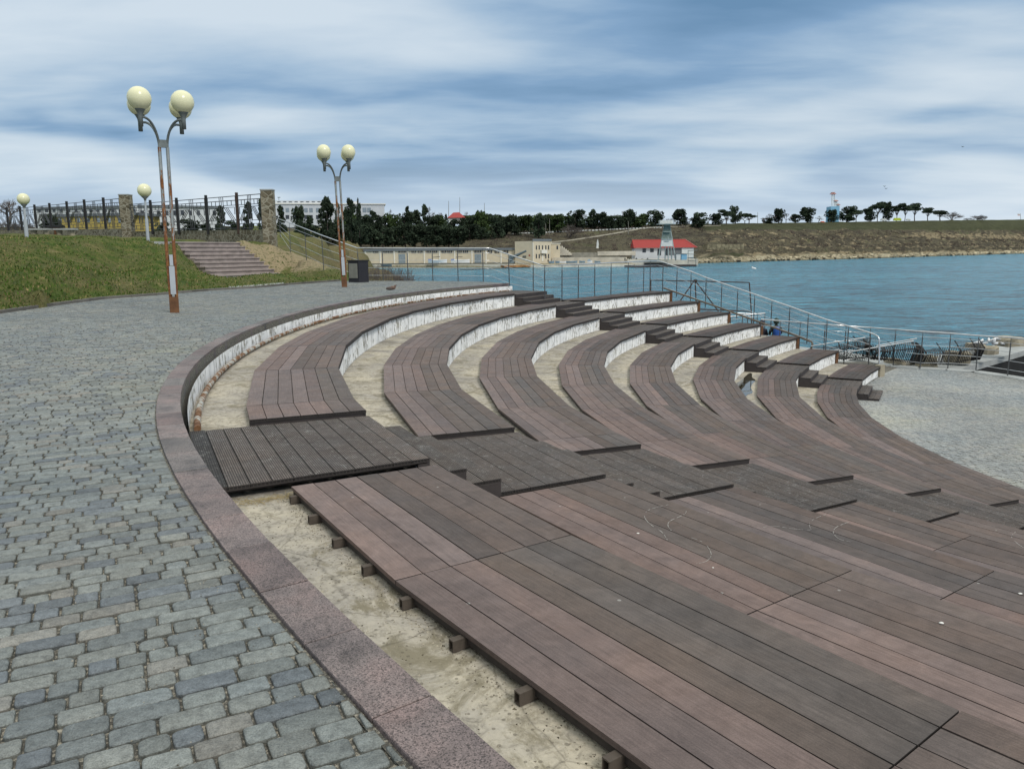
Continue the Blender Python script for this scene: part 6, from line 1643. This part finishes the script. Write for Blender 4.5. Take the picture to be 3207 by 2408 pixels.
for (x, y, w) in ((2614, 606, 8), (2614, 602, 5), (2623, 628, 6), (2630, 640, 5)): part(bt, 'mast_platform', f, RW, (x - w, y, x + w, y + 2.2), out=-2, back=5)
for x0, y0, x1, y1, mt, lab in ((2571, 693.5, 2583, 698, 'orange', 'small orange object on the headland lawn'), (2800, 683, 2823, 692, 'lemon', 'lime coloured van among the umbrella pines'), (2760, 685, 2778, 692, 'plate', 'white van left of the lime van among the pines'), (2840, 686, 2852, 692, 'plate', 'white van right of the lime van among the pines')):
    D, z = hit(x0, min(y1, 697)); f = Facade(x0, D, x1, D, y1); nm = 'van' if 'van' in lab else 'bench_cover'
    root = thing('parked_van' if 'van' in lab else 'orange_box', lab, 'van' if 'van' in lab else 'box', f.a)
    part(root, 'body', f, MT[mt], (x0, y0 + (y1 - y0)*.3, x1, y1 - .8), out=0, back=2); part(root, 'cab' if 'van' in lab else 'lid', f, MT[mt], (x0 + 1.5, y0, x1 - 2.5, y0 + (y1 - y0)*.35), out=-.1, back=1.9)
    if 'van' in lab:
        for xx in (x0 + 3, x1 - 4): part(root, 'wheel', f, MT['black'], (xx, y1 - 2, xx + 2, y1), out=.1, back=.3)
D, z = hit(3196, 689); fl = thing('flagpole', 'small flag on a pole at the right end of the headland', 'flagpole', at(3197, 688, D))
mb = MB(); mb.tube([at(3197, 690, D), at(3195, 669, D)], .25, 5); mb.build('pole', MT['slat'], fl)
f = Facade(3180, D, 3200, D, 680); part(fl, 'flag', f, MT['plate'], (3186, 670, 3195, 673), out=.1); part(fl, 'flag_stripe', f, RW, (3187, 673.2, 3195, 675.5), out=.1)
# retaining wall on the slope, right of the red building
for x0, x1, y0, y1, lab in ((2215, 2330, 761, 783, 'pale crumbling retaining wall on the slope right of the red roof'),):
    f = Facade(x0, 400, x1, 415, y1); mb = MB(); f.rect(mb, x0, y0 + 4, x1, y1 - 2, out=0, back=3); tag(mb.build('retaining_wall', plain('crumbling_wall', (.25, .21, .13), .95, 0, .8, .5), origin=f.a), lab, 'wall')
# gull on the water
bird('gull', 'lone white gull floating on the open water right of the tower', 'gull', at(2360, 849, 235), 6., GW, GW, GW, .4, None, False)
# white wake line birds in the sky
for i, (x, y) in enumerate(((2770, 585), (2775, 592), (3015, 461))):
    p = at(x, y, 300); root = thing('flying_bird', '%s tiny dark bird flying in the right part of the sky' % ('upper', 'lower', 'highest')[i] , 'bird', p, 'birds in the sky')
    V = [(-.6, 0, .15), (-.3, 0, .25), (0, 0, 0), (.3, 0, .25), (.6, 0, .15), (0, -.25, -.02), (0, .22, .03)]
    skin_body('body', V, [(0, 1), (1, 2), (2, 3), (3, 4), (2, 5), (2, 6)], [.03, .07, .12, .07, .03, .04, .07], MT['black'], root, 2, 1)
SKYOFF, SKYROT = (3.1, 8.4), -14
# ------------------------------------------------------------------ sky and light
w = bpy.data.worlds.new('World'); sc.world = w; w.use_nodes = True; nt = w.node_tree; nt.nodes.clear()
def nn_(typ, **kw):
    x = nt.nodes.new(typ)
    for k, v in kw.items(): setattr(x, k, v)
    return x
out = nn_('ShaderNodeOutputWorld'); mixs = nn_('ShaderNodeMixShader'); bg1 = nn_('ShaderNodeBackground'); bg2 = nn_('ShaderNodeBackground')
sky = nn_('ShaderNodeTexSky', sky_type='NISHITA'); sky.sun_disc = False; sky.sun_elevation = rad(44); sky.sun_rotation = rad(142); sky.air_density = 1.4; sky.dust_density = 2.
nt.links.new(sky.outputs[0], bg1.inputs[0]); bg1.inputs[1].default_value = .08
tc = nn_('ShaderNodeTexCoord'); sep = nn_('ShaderNodeSeparateXYZ'); nt.links.new(tc.outputs['Generated'], sep.inputs[0])
def mth(op, a, b=0.):
    x = nn_('ShaderNodeMath', operation=op)
    for i, v in ((0, a), (1, b)):
        if isinstance(v, bpy.types.NodeSocket): nt.links.new(v, x.inputs[i])
        else: x.inputs[i].default_value = v
    return x.outputs[0]
z = mth('MAXIMUM', sep.outputs[2], 0.); zz = mth('ADD', z, .10)
cx_ = mth('DIVIDE', sep.outputs[0], zz); cy_ = mth('DIVIDE', sep.outputs[1], zz)
cmb = nn_('ShaderNodeCombineXYZ'); nt.links.new(cx_, cmb.inputs[0]); nt.links.new(cy_, cmb.inputs[1])
def noise(scale, sx, sy, det, rough, dist, off, rot=0.):
    mp = nn_('ShaderNodeMapping'); nt.links.new(cmb.outputs[0], mp.inputs[0]); mp.inputs['Scale'].default_value = (sx, sy, 1); mp.inputs['Location'].default_value = (off, off*.7, off); mp.inputs['Rotation'].default_value = (0, 0, rot)
    n = nn_('ShaderNodeTexNoise'); nt.links.new(mp.outputs[0], n.inputs[0]); n.inputs['Scale'].default_value = scale; n.inputs['Detail'].default_value = det; n.inputs['Roughness'].default_value = rough; n.inputs['Distortion'].default_value = dist
    return n.outputs[0]
n1 = noise(.62, .75, 1.1, 3, .42, .6, SKYOFF[0], rad(SKYROT)); n2 = noise(2.4, .6, 1.25, 6, .55, .25, SKYOFF[1], rad(SKYROT))
s = mth('ADD', mth('MULTIPLY', n1, .8), mth('MULTIPLY', n2, .2))
rp = nn_('ShaderNodeValToRGB'); nt.links.new(s, rp.inputs[0]); cr = rp.color_ramp
stops = [(.36, (.12, .235, .39)), (.44, (.195, .325, .50)), (.505, (.33, .455, .60)), (.56, (.45, .555, .665)), (.64, (.57, .655, .735))]
while len(cr.elements) < len(stops): cr.elements.new(.5)
for e, (p, c) in zip(cr.elements, stops): e.position = p; e.color = (*c, 1)
# towards the horizon the cloud base is paler
hz = nn_('ShaderNodeValToRGB'); nt.links.new(z, hz.inputs[0]); hz.color_ramp.elements[0].position = 0.; hz.color_ramp.elements[0].color = (.85, .85, .85, 1); hz.color_ramp.elements[1].position = .13; hz.color_ramp.elements[1].color = (0, 0, 0, 1)
mx = nn_('ShaderNodeMix', data_type='RGBA'); nt.links.new(hz.outputs[0], mx.inputs[0]); nt.links.new(rp.outputs[0], mx.inputs[6]); mx.inputs[7].default_value = (.66, .755, .85, 1)
# a real overcast is brighter overhead
br = nn_('ShaderNodeMapRange'); nt.links.new(z, br.inputs[0]); br.inputs[1].default_value = .33; br.inputs[2].default_value = .8; br.inputs[3].default_value = 1.; br.inputs[4].default_value = 1.95
m3 = nn_('ShaderNodeMapRange'); nt.links.new(z, m3.inputs[0]); m3.inputs[1].default_value = .33; m3.inputs[2].default_value = .6
m4 = nn_('ShaderNodeMix', data_type='RGBA'); nt.links.new(m3.outputs[0], m4.inputs[0]); nt.links.new(mx.outputs[2], m4.inputs[6]); m4.inputs[7].default_value = (.55, .57, .54, 1)
nt.links.new(m4.outputs[2], bg2.inputs[0]); nt.links.new(br.outputs[0], bg2.inputs[1])
mixs.inputs[0].default_value = .9; nt.links.new(bg1.outputs[0], mixs.inputs[1]); nt.links.new(bg2.outputs[0], mixs.inputs[2]); nt.links.new(mixs.outputs[0], out.inputs[0])
sl = bpy.data.lights.new('sun', 'SUN'); sl.energy = 1.5; sl.angle = rad(14); sl.color = (1., .96, .9); so = bpy.data.objects.new('sun', sl); COL.objects.link(so)
az = rad(142); d = Vector((sin(az)*cos(rad(44)), cos(az)*cos(rad(44)), sin(rad(44)))); so.rotation_euler = d.to_track_quat('Z', 'Y').to_euler(); so.location = (0, 0, 30)
sc.view_settings.view_transform = 'Standard'; sc.view_settings.look = 'None'; sc.view_settings.exposure = .22; sc.view_settings.gamma = 1.
